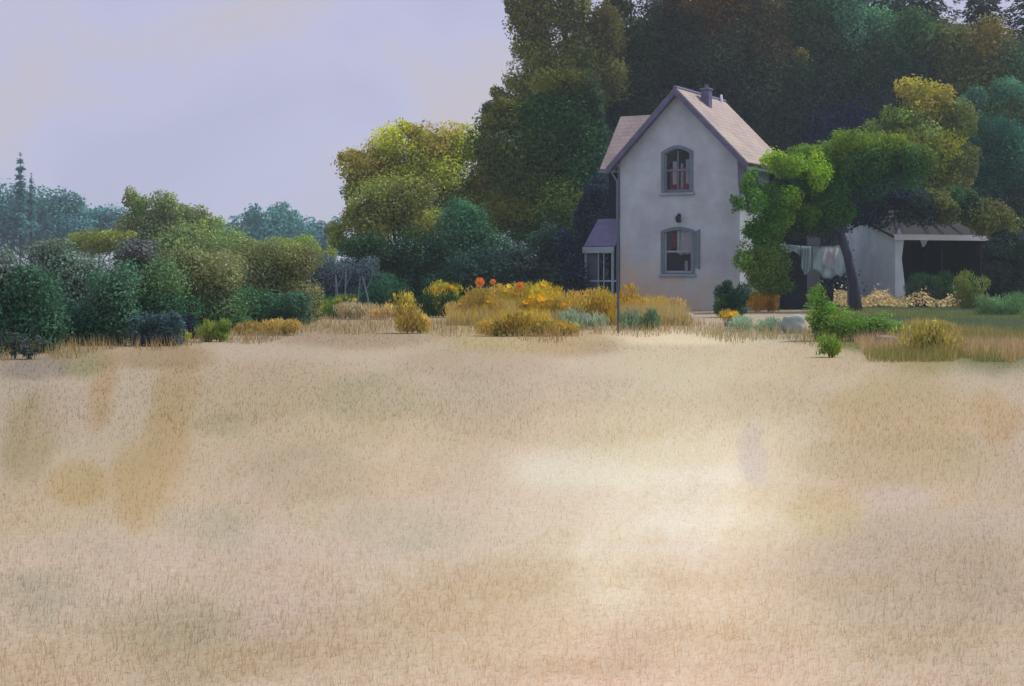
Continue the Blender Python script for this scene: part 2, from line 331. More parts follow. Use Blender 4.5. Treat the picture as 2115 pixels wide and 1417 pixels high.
def conifer(name, label, cat, px, Y, top, base_py, halfw, col, leaf, seed, dens=5, group=None, power=1.0, r0=.25):
    r = np.random.default_rng(seed); s = Y/F; loc = (X(px, Y), Y, 0); root = thing(name, label, cat, loc, 0, group)
    zt, zb = Z(top, Y), max(Z(base_py, Y), .3); n = int(dens*halfw*(base_py-top)/((leaf/s)**2*.3))
    # whorls of drooping boughs
    nb = int((zt-zb)/(leaf*2.2)); nbr = 11
    f = r.uniform(0, 1, n)**.6; lay = np.round(f*nb)/max(nb, 1); phi = r.integers(0, nbr, n)*6.283/nbr+lay*37+r.normal(0, .16, n)
    R = halfw*s*(lay**power)*(.8+.35*np.sin(lay*91+phi*2)); t_ = r.uniform(0, 1, n)**.6
    rad = R*t_+.03; z = zt-(zt-zb)*lay-t_*R*.35+r.normal(0, leaf*.35, n)
    C = np.stack([np.cos(phi)*rad, np.sin(phi)*rad, z], 1)+r.normal(0, leaf*.3, (n, 3))
    NN = r.normal(0, .5, (n, 3))+np.stack([np.cos(phi)*.4, np.sin(phi)*.4, np.full(n, .7)], 1); NN /= np.linalg.norm(NN, axis=1)[:, None]
    T = np.stack([np.cos(phi), np.sin(phi), np.full(n, -.3)], 1)+r.normal(0, .3, (n, 3)); T -= NN*(T*NN).sum(1)[:, None]; T /= np.linalg.norm(T, axis=1)[:, None]
    B = np.cross(NN, T); S = (leaf*r.uniform(.6, 1.3, n))[:, None]
    K = lin(col)[None]*LEAF_GAIN*(1+.18*np.sin(lay*50+phi))[:, None]*(1+r.normal(0, .14, n))[:, None]
    V = np.stack([C+T*S*.8, C+B*S*.25, C-T*S*.5, C-B*S*.25], 1).reshape(-1, 3)
    link('crown', fast_mesh('crown', V, 4, np.repeat(K, 4, 0)), M['leaf'], root)
    bm = bmesh.new(); tube(bm, [(0, 0, -.1), (0, 0, zt*.5), (0, 0, zt)], [r0, r0*.6, r0*.1], 8, .05); done('trunk', bm, M['bark'], root, smooth=True)
    return root
conifer('pointed_conifer', 'thin pointed blue conifer rising tallest above the left treeline', 'conifer tree', 42, 225, 318, 470, 24, (66, 106, 108), .5, 111, 6, power=.9)  # both conifers carry the same painted-in haze blue as the far trees
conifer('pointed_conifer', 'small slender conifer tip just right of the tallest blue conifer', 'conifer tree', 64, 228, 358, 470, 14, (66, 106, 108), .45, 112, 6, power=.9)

# light green trees behind the hedge
LG = (112, 122, 74)
MG = 'light green trees behind the hedge'
tree('field_tree', 'light green tree with a square knob of leaves at its top', 'tree', 330, 105, [(282, 415, 24, 34, (112, 122, 58)), (330, 430, 42, 38, LG), (300, 470, 55, 40, LG), (345, 500, 80, 40, LG)], .2, MG, 5, 121, .2)
tree('field_tree', 'light green tree with a round crown close by the square topped one', 'tree', 415, 108, [(390, 452, 38, 36, LG), (425, 470, 34, 34, (136, 142, 76)), (420, 505, 80, 36, LG)], .2, MG, 5, 122, .2)
tree('field_tree', 'small olive tree low at the left end of light green trees', 'tree', 190, 100, [(130, 508, 32, 22, (116, 120, 50)), (185, 502, 50, 24, (116, 120, 50)), (240, 500, 45, 24, (124, 128, 58))], .18, MG, 5, 123, .15)
tree('field_tree', 'low light green tree leading towards the gap before the olive tree', 'tree', 560, 112, [(500, 515, 50, 24, LG), (560, 512, 55, 22, (118, 130, 62)), (625, 512, 45, 22, (126, 134, 60)), (665, 528, 28, 22, (126, 130, 56))], .19, MG, 5, 124, .15)

# the hedge along the field, nearer at the left
HG = 'shrubs of the hedge along the field'
def hb(label, lobes, py, seed, leaf=.075, **kw):
    lobes = [l[:4]+(tuple(int(v*(1.32 if max(l[4]) < 75 else 1.0)) for v in l[4]),) for l in lobes]
    return bush('hedge_shrub', label, 'shrub', lobes, GY(py), leaf, HG, seed=seed, gain=1.2, **kw)
DK = (40, 56, 46)
hb('dark green hedge shrub cut by the left edge of the picture', [(-20, 570, 60, 60, (66, 74, 72)), (40, 620, 80, 70, DK), (-10, 670, 70, 55, (34, 50, 44)), (75, 670, 60, 40, DK)], 728, 201)
hb('grey green hedge shrub with a broad pale rounded top, second from left', [(140, 575, 75, 50, (92, 104, 100)), (190, 590, 60, 50, (88, 100, 96)), (150, 640, 80, 50, (56, 70, 60)), (110, 530, 60, 30, (88, 98, 92))], 700, 202)
hb('dark hedge shrub with a dusky mauve grey domed top', [(270, 530, 45, 36, (78, 82, 84)), (300, 590, 80, 60, (56, 70, 48)), (260, 620, 60, 50, (38, 56, 44)), (330, 640, 70, 40, (32, 50, 42))], 692, 203)
hb('brownish olive hedge shrub in the middle of the hedge', [(430, 560, 75, 50, (104, 104, 74)), (400, 610, 70, 50, (70, 80, 56)), (450, 640, 80, 36, (46, 62, 46)), (370, 545, 50, 34, (84, 88, 60))], 682, 204)
hb('straggling olive brown hedge shrub with a level top under the gap', [(540, 535, 70, 30, (92, 94, 62)), (610, 545, 60, 32, (96, 94, 64)), (540, 580, 80, 36, (84, 90, 66)), (510, 610, 60, 34, (54, 70, 54))], 668, 205)
hb('blue grey hedge shrub like a pale upright block beside the dark low bush', [(535, 595, 32, 32, (88, 108, 118)), (570, 610, 34, 38, (88, 108, 118))], 658, 206, leaf=.08, jit=.07)
hb('dusky violet grey shrub spreading above the thin pale trunks', [(640, 555, 60, 26, (72, 82, 92)), (700, 565, 55, 34, (68, 78, 90)), (750, 565, 45, 34, (70, 80, 90))], 640, 207, leaf=.09, jit=.08)
hb('low dark green shrub with ragged twigs right of the blue grey block', [(620, 610, 42, 24, (34, 56, 40)), (665, 622, 34, 18, (44, 66, 38)), (640, 640, 30, 12, (34, 56, 40))], 655, 208)
hb('dark green low mass filling the hedge foot at the left', [(60, 650, 90, 30, (32, 52, 44)), (180, 660, 90, 28, (34, 52, 44)), (230, 600, 60, 50, (48, 64, 54))], 712, 231)
hb('dark green low mass filling the hedge foot near its middle', [(400, 640, 90, 30, (34, 52, 40)), (500, 630, 80, 30, (40, 56, 42)), (590, 625, 50, 24, (42, 58, 50))], 676, 232)
hb('dark shrub joining the hedge to the violet grey shrub', [(690, 600, 60, 24, (40, 56, 50)), (780, 600, 60, 30, (30, 50, 40)), (740, 620, 70, 18, (38, 56, 44))], 640, 233)
# low plants in front of the hedge
LP = 'low plants at the foot of the hedge'
def lp(name, label, lobes, py, seed, leaf=.06, cat='shrub', **kw):
    if name == 'grass_tuft': kw['upright'] = 1
    return bush(name, label, cat, lobes, GY(py), leaf, LP, seed=seed, stems=kw.pop('stems', True), **kw)
lp('low_shrub', 'low dusky slate coloured shrub at the foot of the mauve topped shrub', [(300, 680, 45, 28, (62, 76, 82)), (350, 676, 35, 26, (58, 72, 80))], 715, 211)
lp('low_shrub', 'small navy shrub between the slate shrub and bright green tuft', [(392, 670, 30, 22, (36, 44, 54))], 700, 212)
lp('grass_tuft', 'bright yellow green tuft right of the small navy shrub', [(430, 684, 24, 18, (122, 132, 56)), (458, 676, 22, 16, (112, 124, 56))], 706, 213, cat='plant')
lp('grass_tuft', 'yellow green tuft growing before the slate coloured shrub', [(350, 688, 20, 12, (130, 140, 60)), (372, 696, 18, 10, (130, 140, 60))], 708, 214, cat='plant')
lp('leafy_bush', 'narrow upright green bush before the grey green hedge shrub', [(128, 640, 18, 30, (84, 108, 50)), (132, 670, 22, 22, (90, 108, 56))], 698, 215)
lp('dead_shrub', 'dark straggly shrub trailing into the field at the left edge', [(20, 700, 40, 22, (58, 64, 62)), (65, 712, 28, 20, (66, 68, 70))], 742, 216, dens=1.5)
lp('grass_tuft', 'golden grass tuft right of centre of the hedge foot', [(580, 672, 40, 9, (158, 142, 76)), (525, 680, 40, 8, (150, 134, 72))], 692, 217, cat='plant')
for i, (px, top, lean, lab) in enumerate([(697, 566, -4, 'thick pale slanting trunk, leftmost under the violet grey shrub'), (712, 558, 3, 'thin pale upright trunk beside the thick one under violet shrub'), (738, 572, 6, 'short thin grey trunk in middle of the pale trunks'), (764, 570, -16, 'pale slender trunk leaning left, rightmost under the violet shrub')]):
    Yp = GY(642)-i*.1; rt = thing('bare_trunk', lab, 'trunk', (X(px, Yp), Yp, 0), 0, 'thin pale trunks under the violet shrub')
    bm = bmesh.new(); s = Yp/F; zt = Z(top, Yp)
    tube(bm, [(0, 0, -.05), (lean*.4*s, 0, zt*.5), (lean*s, 0, zt)], [.075 if i == 0 else .045, .05 if i == 0 else .035, .025], 7, .06); done('trunk', bm, M['palebark'], rt)
    bm = bmesh.new(); tube(bm, [(lean*.5*s, 0, zt*.6), (lean*.5*s+.2, 0, zt*.85), (lean*.5*s+.28, 0, zt*1.1)], [.022, .016, .008], 5); done('branch', bm, M['palebark'], rt)

# ------------------------------------------------------------------ trees in the middle
tree('olive_tree', 'yellow olive tree with the ragged left edge standing against the sky', 'tree', 860, 80,
  [(760, 345, 56, 36, OLV), (830, 300, 62, 42, (158, 155, 49)), (900, 300, 60, 42, OLV), (965, 305, 55, 42, (151, 149, 54)), (1005, 350, 48, 48, OLV), (800, 370, 80, 46, (146, 142, 52)), (900, 360, 90, 50, (154, 151, 51)), (735, 380, 30, 30, (125, 126, 46)), (980, 410, 60, 46, (125, 122, 45)), (715, 322, 16, 10, OLV), (850, 268, 26, 14, OLV), (1010, 440, 70, 50, (96, 106, 46)), (950, 440, 80, 50, (101, 106, 46)), (1040, 400, 40, 60, (92, 102, 46))], .17, None, 5, 301, .3)
tree('olive_tree', 'dusty olive tree with a domed crown in front of the yellow olive one', 'tree', 830, 73,
  [(800, 420, 72, 46, (107, 110, 54)), (860, 415, 62, 42, (114, 115, 57)), (780, 465, 72, 42, (116, 114, 54)), (870, 470, 60, 40, (134, 132, 61)), (735, 440, 26, 40, (116, 117, 46)), (705, 490, 34, 24, (110, 115, 50))], .15, None, 5, 302, .22)
tree('green_tree', 'tall dark green tree standing beside the left wall of the house', 'tree', 1150, 76,
  [(1180, 250, 62, 70, (46, 71, 42)), (1130, 290, 70, 70, (52, 73, 42)), (1060, 290, 60, 60, (95, 115, 52)), (1200, 340, 55, 80, (44, 71, 44)), (1090, 360, 80, 60, (60, 75, 42)), (1160, 430, 80, 60, (97, 115, 49)), (1060, 430, 60, 44, (96, 99, 37)), (1110, 230, 40, 40, (50, 71, 40)), (1215, 260, 32, 60, (40, 58, 44)), (1120, 470, 80, 40, (50, 71, 46)), (1040, 250, 50, 40, (78, 80, 40)), (1010, 310, 40, 50, (84, 88, 44)), (1150, 180, 60, 34, (84, 84, 44)), (1210, 200, 40, 40, (50, 66, 46)), (1230, 330, 34, 70, (40, 58, 50)), (1130, 370, 60, 50, (74, 82, 42)), (1180, 190, 34, 26, (54, 75, 42))], .17, None, 5, 303, .35, gain=1.05)
tree('tall_tree', 'tall brownish olive tree rising beyond the top of the picture, left edge on the sky', 'tree', 1160, 92,
  [(1100, 40, 48, 52, (102, 99, 44)), (1165, 20, 62, 60, (99, 97, 42)), (1095, 120, 44, 50, (107, 105, 46)), (1150, 140, 66, 66, (107, 105, 46)), (1210, 110, 52, 66, (94, 92, 44)), (1080, 190, 46, 36, (107, 105, 46)), (1030, 215, 30, 34, (94, 92, 44)), (1120, 215, 66, 44, (94, 92, 40)), (1240, 170, 55, 46, (92, 90, 46)), (1060, 10, 22, 26, (96, 94, 46)), (1160, -70, 70, 60, (99, 97, 42)), (1020, 240, 30, 28, (75, 78, 38)), (1250, 60, 40, 50, (81, 78, 46)), (1100, 0, 40, 30, (103, 101, 42))], .2, None, 5, 304, .45)
tree('tall_tree', 'tall dark tree directly behind the house roof', 'tree', 1330, 96,
  [(1290, 90, 60, 56, (58, 70, 40)), (1350, 110, 70, 56, (52, 62, 44)), (1300, 150, 70, 50, (74, 72, 42)), (1400, 70, 60, 60, (54, 56, 42)), (1420, 140, 70, 60, (48, 56, 46)), (1270, 20, 36, 44, (64, 72, 40)), (1400, 0, 34, 46, (86, 70, 44)), (1340, 200, 90, 60, (46, 56, 50)), (1240, 210, 50, 40, (56, 62, 40)), (1250, 270, 50, 60, (38, 50, 50)), (1300, -70, 60, 46, (58, 70, 40)), (1255, 350, 40, 60, (34, 46, 54)), (1240, 430, 50, 60, (34, 46, 54))], .22, None, 5, 305, .45)
tree('tall_tree', 'tall tree mottled brown and green, above the right roof slope', 'tree', 1520, 98,
  [(1470, 30, 62, 66, (86, 70, 42)), (1550, 30, 62, 60, (66, 64, 44)), (1500, 100, 70, 60, (60, 62, 46)), (1580, 110, 60, 56, (76, 70, 50)), (1550, 180, 80, 60, (50, 60, 48)), (1620, 160, 60, 56, (48, 60, 46)), (1640, 130, 28, 34, (112, 100, 46)), (1500, -60, 90, 60, (70, 66, 44)), (1600, 240, 70, 60, (40, 54, 44)), (1600, 190, 20, 30, (112, 104, 100)), (1480, 170, 60, 50, (54, 60, 56))], .22, None, 5, 306, .45, gain=1.45)
tree('tall_tree', 'tall tree with faded teal patches near the top of picture', 'tree', 1720, 100,
  [(1650, 40, 60, 60, (60, 70, 48)), (1720, 20, 62, 50, (72, 96, 74)), (1770, 60, 56, 56, (82, 112, 92)), (1820, 60, 46, 50, (70, 98, 78)), (1700, 110, 66, 56, (56, 66, 48)), (1780, 140, 64, 56, (54, 68, 46)), (1700, 200, 80, 60, (44, 56, 50)), (1790, 115, 24, 24, (118, 92, 58)), (1720, -60, 100, 60, (60, 80, 58)), (1780, 220, 60, 50, (44, 58, 54)), (1680, 260, 80, 50, (38, 46, 72)), (1740, 250, 70, 44, (36, 44, 76))], .22, None, 5, 307, .45, gain=1.45)
tree('tall_tree', 'tall dark green tree tinged rust, under the sky gaps at right', 'tree', 1930, 97,
  [(1880, 80, 62, 60, (50, 68, 46)), (1950, 110, 66, 60, (72, 74, 44)), (2030, 100, 60, 60, (86, 80, 46)), (2090, 150, 60, 70, (58, 72, 52)), (2000, 170, 66, 60, (72, 76, 44)), (1880, 150, 62, 44, (44, 56, 52)), (2050, 240, 70, 60, (60, 76, 46)), (2100, 300, 50, 70, (48, 68, 56))], .22, None, 5, 308, .45, gain=1.4)
CG = 'dark conifers rising past the top right of the picture'
conifer('dark_conifer', 'leftmost dark conifer rising left of the first sky gap', 'conifer tree', 1905, 104, -190, 330, 150, (48, 66, 44), .26, 321, 5, CG, .85)
conifer('dark_conifer', 'middle dark conifer standing between the two sky gaps', 'conifer tree', 2030, 102, -170, 330, 140, (58, 68, 44), .26, 322, 5, CG, .85)
conifer('dark_conifer', 'rightmost dark conifer cut by the right edge of the picture', 'conifer tree', 2140, 103, -180, 330, 140, (50, 68, 48), .26, 323, 5, CG, .85)
tree('yellow_tree', 'bright yellow green tree leaning down towards the open shed', 'tree', 1900, 77,
  [(1820, 270, 44, 26, (104, 116, 56)), (1900, 330, 60, 30, (128, 128, 50)), (1980, 250, 30, 60, (96, 102, 52)), (1985, 340, 30, 50, (92, 98, 50)), (1900, 200, 44, 38, (151, 147, 56)), (1935, 215, 38, 38, (138, 134, 56)), (1860, 240, 42, 34, (125, 138, 64)), (1900, 270, 60, 30, (125, 133, 68)), (1870, 295, 56, 26, (163, 160, 50)), (1940, 305, 46, 34, (148, 145, 52)), (1930, 355, 48, 42, (121, 125, 47)), (1850, 330, 46, 26, (91, 112, 56)), (1965, 410, 30, 60, (104, 106, 51)), (1900, 390, 40, 34, (58, 73, 45))], .16, None, 5, 309, .22)
tree('teal_tree', 'dusky teal tree at the right edge behind the yellow tree', 'tree', 2060, 82,
  [(2010, 220, 36, 40, (66, 100, 84)), (2060, 300, 60, 56, (52, 84, 72)), (2030, 370, 60, 60, (46, 76, 68)), (2100, 400, 60, 70, (44, 64, 58)), (2050, 450, 80, 60, (56, 70, 50)), (2090, 190, 36, 30, (76, 112, 92)), (2030, 440, 36, 30, (104, 96, 54)), (2110, 500, 60, 60, (46, 64, 52))], .17, None, 5, 310, .3)
SHL = [(1750, 415, 40, 30, (38, 50, 58), -9.5), (1830, 400, 56, 30, (36, 48, 60), -9.5), (1890, 425, 44, 34, (40, 54, 52), -9.5), (1800, 440, 40, 22, (34, 46, 60), -9.5), (1940, 432, 30, 34, (88, 94, 52), -9.5), (2055, 455, 44, 34, (96, 96, 54), -9), (2000, 420, 40, 36, (52, 72, 50), -9), (2080, 500, 40, 30, (44, 58, 52), -9)]
tree('dark_tree', 'dark slate tree spreading over the shed roof', 'tree', 1800, 74,
  [(1720, 330, 50, 40, (52, 78, 50)), (1790, 330, 60, 42, (50, 76, 48)), (1850, 370, 50, 40, (40, 56, 54)), (1740, 390, 50, 40, (46, 70, 48)), (1880, 430, 40, 36, (34, 44, 54)), (1790, 385, 60, 34, (32, 42, 60)), (1940, 450, 40, 30, (74, 84, 48))]+SHL, .15, None, 5, 311, .25)

# a second row of tall trees closes the view behind
BG = 'tall dark trees of the wood behind the house'
for i, (px_, Y_, lab, cl) in enumerate([(1290, 112, 'wood tree at the back showing over the left side of the house roof', (56, 66, 42)), (1430, 116, 'wood tree at the back directly over the chimney', (50, 56, 46)), (1560, 112, 'wood tree at the back beyond the right roof slope', (50, 58, 46)),
    (1690, 117, 'wood tree at the back between the mottled tree and the teal patched tree', (44, 58, 48)), (1820, 112, 'wood tree at the back left of the bright yellow tree', (42, 56, 52)), (1950, 115, 'wood tree at the back over the bright yellow tree', (46, 58, 46)), (2080, 112, 'wood tree at the back by the right edge', (48, 62, 52))]):
    top = 70 if i in (0, 5, 6) else -20
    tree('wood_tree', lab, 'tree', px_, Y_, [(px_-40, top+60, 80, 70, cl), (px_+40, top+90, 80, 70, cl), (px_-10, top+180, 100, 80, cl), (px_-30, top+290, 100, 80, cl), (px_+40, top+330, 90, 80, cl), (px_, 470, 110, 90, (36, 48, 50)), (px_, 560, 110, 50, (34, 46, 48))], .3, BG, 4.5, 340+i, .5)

# dark undergrowth filling behind
UG = 'dark undergrowth between the trees and the garden'
def ug(label, lobes, Y, seed, leaf=.13, name='undergrowth_bush', **kw): return bush(name, label, 'bush', lobes, Y, leaf, UG, seed=seed, **kw)
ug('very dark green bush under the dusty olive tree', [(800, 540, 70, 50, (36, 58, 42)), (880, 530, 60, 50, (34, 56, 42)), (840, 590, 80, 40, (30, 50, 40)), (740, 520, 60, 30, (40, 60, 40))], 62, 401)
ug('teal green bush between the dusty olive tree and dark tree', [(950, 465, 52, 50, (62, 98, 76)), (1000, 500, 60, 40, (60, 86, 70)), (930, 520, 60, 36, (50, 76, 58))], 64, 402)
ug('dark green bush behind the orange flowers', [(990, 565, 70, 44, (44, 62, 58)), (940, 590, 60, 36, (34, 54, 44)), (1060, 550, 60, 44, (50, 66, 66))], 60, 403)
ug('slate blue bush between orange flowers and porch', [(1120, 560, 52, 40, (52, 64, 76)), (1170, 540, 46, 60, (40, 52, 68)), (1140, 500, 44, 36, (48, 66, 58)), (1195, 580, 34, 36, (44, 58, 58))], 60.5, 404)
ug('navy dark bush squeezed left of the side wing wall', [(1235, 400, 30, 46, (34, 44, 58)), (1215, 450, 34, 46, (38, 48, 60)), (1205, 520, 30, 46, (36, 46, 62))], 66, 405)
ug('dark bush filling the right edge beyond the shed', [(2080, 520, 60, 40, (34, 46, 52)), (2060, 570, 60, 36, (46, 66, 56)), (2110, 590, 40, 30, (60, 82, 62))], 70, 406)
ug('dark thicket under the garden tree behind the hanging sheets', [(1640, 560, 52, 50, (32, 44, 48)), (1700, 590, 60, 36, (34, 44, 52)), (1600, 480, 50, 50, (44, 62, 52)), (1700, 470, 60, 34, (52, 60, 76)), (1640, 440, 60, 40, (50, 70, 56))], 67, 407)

# ------------------------------------------------------------------ the house
M['wall'] = mat('painted_wall', (188, 204, 212), .9, .04, .8, col2=(164, 170, 180), bump=.25, bscale=26)
t = M['wall'].node_tree; pb = t.nodes['Principled BSDF']; base_link = pb.inputs['Base Color'].links[0].from_socket
tcn = t.nodes.new('ShaderNodeTexCoord'); sx = t.nodes.new('ShaderNodeSeparateXYZ'); t.links.new(tcn.outputs['Object'], sx.inputs[0])
nz = t.nodes.new('ShaderNodeTexNoise'); nz.inputs['Scale'].default_value = 1.1; nz.inputs['Detail'].default_value = 6; t.links.new(tcn.outputs['Object'], nz.inputs[0])
ma = t.nodes.new('ShaderNodeMath'); ma.operation = 'MULTIPLY_ADD'; t.links.new(nz.outputs[0], ma.inputs[0]); ma.inputs[1].default_value = 3.4; t.links.new(sx.outputs[2], ma.inputs[2])
mb = t.nodes.new('ShaderNodeMath'); mb.operation = 'MULTIPLY_ADD'; t.links.new(sx.outputs[0], mb.inputs[0]); mb.inputs[1].default_value = .35; t.links.new(ma.outputs[0], mb.inputs[2])
mr = t.nodes.new('ShaderNodeMapRange'); t.links.new(mb.outputs[0], mr.inputs[0]); mr.inputs[1].default_value = 1.9; mr.inputs[2].default_value = 3.6; mr.inputs[3].default_value = .75; mr.inputs[4].default_value = 0
mxw = t.nodes.new('ShaderNodeMix'); mxw.data_type = 'RGBA'; t.links.new(mr.outputs[0], mxw.inputs['Factor']); t.links.new(base_link, mxw.inputs['A']); mxw.inputs['B'].default_value = (*lin((206, 184, 148)), 1)
t.links.new(mxw.outputs['Result'], pb.inputs['Base Color'])
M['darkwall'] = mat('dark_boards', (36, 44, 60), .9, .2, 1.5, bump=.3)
M['greywall'] = mat('grey_render', (92, 104, 118), .9, .15, 1.2, bump=.3)
def roofmat(name, c, c2, sy):
    m = mat(name, c, .85, .1, 1.2, col2=c2, bump=.0)
    t = m.node_tree; p = t.nodes['Principled BSDF']; tcn = t.nodes.new('ShaderNodeTexCoord')
    br = t.nodes.new('ShaderNodeTexBrick'); br.inputs['Scale'].default_value = 1; br.inputs['Brick Width'].default_value = .28; br.inputs['Row Height'].default_value = .17; br.inputs['Mortar Size'].default_value = .012
    br.inputs['Color1'].default_value = (1, 1, 1, 1); br.inputs['Color2'].default_value = (.8, .8, .8, 1); br.inputs['Mortar'].default_value = (.45, .45, .45, 1)
    cb = t.nodes.new('ShaderNodeCombineXYZ'); sp = t.nodes.new('ShaderNodeSeparateXYZ'); t.links.new(tcn.outputs['Object'], sp.inputs[0])
    t.links.new(sp.outputs['XY'.index(sy)], cb.inputs[0]); t.links.new(sp.outputs[2], cb.inputs[1]); t.links.new(cb.outputs[0], br.inputs[0])
    mxr = t.nodes.new('ShaderNodeMix'); mxr.data_type = 'RGBA'; mxr.blend_type = 'MULTIPLY'; mxr.inputs['Factor'].default_value = .55
    t.links.new(p.inputs['Base Color'].links[0].from_socket, mxr.inputs['A']); t.links.new(br.outputs[0], mxr.inputs['B']); t.links.new(mxr.outputs['Result'], p.inputs['Base Color'])
    bpn = t.nodes.new('ShaderNodeBump'); bpn.inputs['Strength'].default_value = .5; bpn.inputs['Distance'].default_value = .02; t.links.new(br.outputs['Fac'], bpn.inputs['Height']); bpn.invert = True; t.links.new(bpn.outputs[0], p.inputs['Normal'])
    return m
M['roofy'] = roofmat('pinkish_shingles_long', (176, 161, 150), (154, 142, 138), 'Y')
M['roofx'] = roofmat('pinkish_shingles_cross', (182, 167, 158), (160, 148, 144), 'X')
M['greyroof'] = roofmat('grey_slates', (94, 104, 120), (74, 84, 98), 'X')
M['shaderoof'] = roofmat('shade_dark_slates', (18, 22, 36), (13, 17, 28), 'X')  # shed roof tone: near-black navy carries the tree shade above the shed
M['mauve'] = mat('mauve_paint', (112, 110, 140), .7, .12, 3)
M['rake'] = mat('violet_grey_paint', (104, 104, 132), .7, .15, 3)
M['trimblue'] = mat('grey_blue_trim', (110, 128, 140), .6, .12, 4)
M['white'] = mat('white_paint', (240, 243, 248), .6, .05, 4)
M['palebl'] = mat('pale_blue_paint', (150, 170, 182), .6, .1, 3)
M['sheetc'] = mat('pale_green_cloth', (182, 204, 208), .9, .1, 3)
M['curtain'] = mat('curtain_cloth', (244, 244, 250), .9, .08, 5)
M['maroon'] = mat('dark_red_cloth', (160, 62, 70), .9, .08, 4)
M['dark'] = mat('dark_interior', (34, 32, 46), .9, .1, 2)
M['metal'] = mat('dull_metal', (86, 96, 112), .5, .15, 4, metal=.3)
M['iron'] = mat('dark_iron', (38, 46, 50), .5, .15, 4)
g = bpy.data.materials.new('window_glass'); g.use_nodes = True; t = g.node_tree; t.nodes.remove(t.nodes['Principled BSDF'])
gl = t.nodes.new('ShaderNodeBsdfGlossy'); gl.inputs['Roughness'].default_value = .06; trn = t.nodes.new('ShaderNodeBsdfTransparent'); trn.inputs[0].default_value = (.93, .95, .96, 1)
fr = t.nodes.new('ShaderNodeFresnel'); fr.inputs[0].default_value = 1.3; mxg = t.nodes.new('ShaderNodeMixShader')
t.links.new(fr.outputs[0], mxg.inputs[0]); t.links.new(trn.outputs[0], mxg.inputs[1]); t.links.new(gl.outputs[0], mxg.inputs[2]); t.links.new(mxg.outputs[0], t.nodes['Material Output'].inputs[0])
M['glass'] = g
M['sash'] = mat('grey_sash', (112, 126, 138), .6, .1, 4)

HX, HYY, TH = 6.83, 58.3, math.radians(29.5)
house = thing('farmhouse', 'pale two storey gabled house with a pinkish roof standing at the top of the field', 'house', (HX, HYY, 0), -TH)
WH, EV, AP, DP = 2.64, 6.25, 8.95, 5.0
def arch(x0, x1, z0, z1, rise=.22, n=9):
    pts = [(x0, z0), (x1, z0), (x1, z1-rise)]
    pts += [(x1-(x1-x0)*k/n, z1-rise+rise*math.sin(math.pi*k/n)) for k in range(1, n)]
    return pts+[(x0, z1-rise)]
U = (-.62, .50, 4.86, 6.62); LW = (-.64, .58, 1.52, 3.28)
# front gable wall with the two openings cut through
bm = bmesh.new(); prism(bm, [(-WH, -.1), (WH, -.1), (WH, EV), (0, AP), (-WH, EV)], 0, .25)
wall = done('front_wall', bm, M['wall'], house)
cuts = []
for a, rise in ((U, .2), (LW, .1)):
    bm = bmesh.new(); prism(bm, arch(*a, rise=rise), -.3, .6); c = done('cutter', bm, None); c.parent = house
    md = wall.modifiers.new('cut', 'BOOLEAN'); md.operation = 'DIFFERENCE'; md.object = c; md.solver = 'EXACT'; cuts.append(c)
dg = bpy.context.evaluated_depsgraph_get(); me2 = bpy.data.meshes.new_from_object(wall.evaluated_get(dg)); wall.modifiers.clear(); wall.data = me2
for c in cuts: bpy.data.objects.remove(c)
bm = bmesh.new(); b3(bm, WH-.25, WH, .252, DP, -.1, EV-.05); done('right_wall', bm, M['wall'], house)
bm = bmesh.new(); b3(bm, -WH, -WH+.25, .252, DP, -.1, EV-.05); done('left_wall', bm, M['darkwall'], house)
bm = bmesh.new(); prism(bm, [(-WH+.26, -.1), (WH-.26, -.1), (WH-.26, EV-.06), (0, AP-.3), (-WH+.26, EV-.06)], DP-.25, DP); done('rear_wall', bm, M['wall'], house)
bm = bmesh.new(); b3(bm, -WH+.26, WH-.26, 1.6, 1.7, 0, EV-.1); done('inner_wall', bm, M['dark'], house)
# roof: two slopes with overhang
sl = (AP-EV)/WH; OV, OF = .42, .38
def roofside(sgn, y0, y1, m):
    bm = bmesh.new(); xe = sgn*(WH+OV); ze = EV-sl*OV
    q = [(0, y0, AP), (xe, y0, ze), (xe, y1, ze), (0, y1, AP)]
    if sgn < 0: q = q[::-1]
    slab(bm, [Vector(p)+Vector((0, 0, .03)) for p in q], .1); return done('roof', bm, m, house)
rf = roofside(1, -OF, DP+.15, M['roofy']); rf2 = roofside(-1, -OF, DP+.15, M['roofy'])
bm = bmesh.new(); tube(bm, [(0, -OF-.02, AP+.14), (0, DP+.2, AP+.14)], [.09, .09], 8); done('ridge_cap', bm, M['rake'], rf)
# bargeboards on the gable
for sgn in (-1, 1):
    bm = bmesh.new(); xe = sgn*(WH+OV+.04); ze = EV-sl*(OV+.04)
    a0 = [(0, AP+.12), (xe, ze+.12), (xe, ze-.16), (0, AP-.17)]
    prism(bm, a0, -OF-.06, -OF-.01); done('bargeboard', bm, M['rake'], house)
    bm = bmesh.new(); prism(bm, [(0, AP-.02), (sgn*(WH+OV-.02), EV-sl*(OV-.02)-.02), (sgn*(WH+OV-.02), EV-sl*(OV-.02)-.07), (0, AP-.07)], -OF, -.003); done('soffit', bm, M['mauve'], house)
bm = bmesh.new(); prism(bm, [(WH-.05, EV-.05), (WH+.36, EV-.35), (WH+.2, EV-.75), (WH+.06, EV-1.7), (WH-.02, EV-1.2)], -.14, -.02); done('eave_piece', bm, M['mauve'], house)  # tapering mauve piece hanging down from the right eave end
bm = bmesh.new(); b3(bm, WH+.3, WH+.42, -OF, DP+.1, EV-.56, EV-.44); done('gutter', bm, M['trimblue'], house)
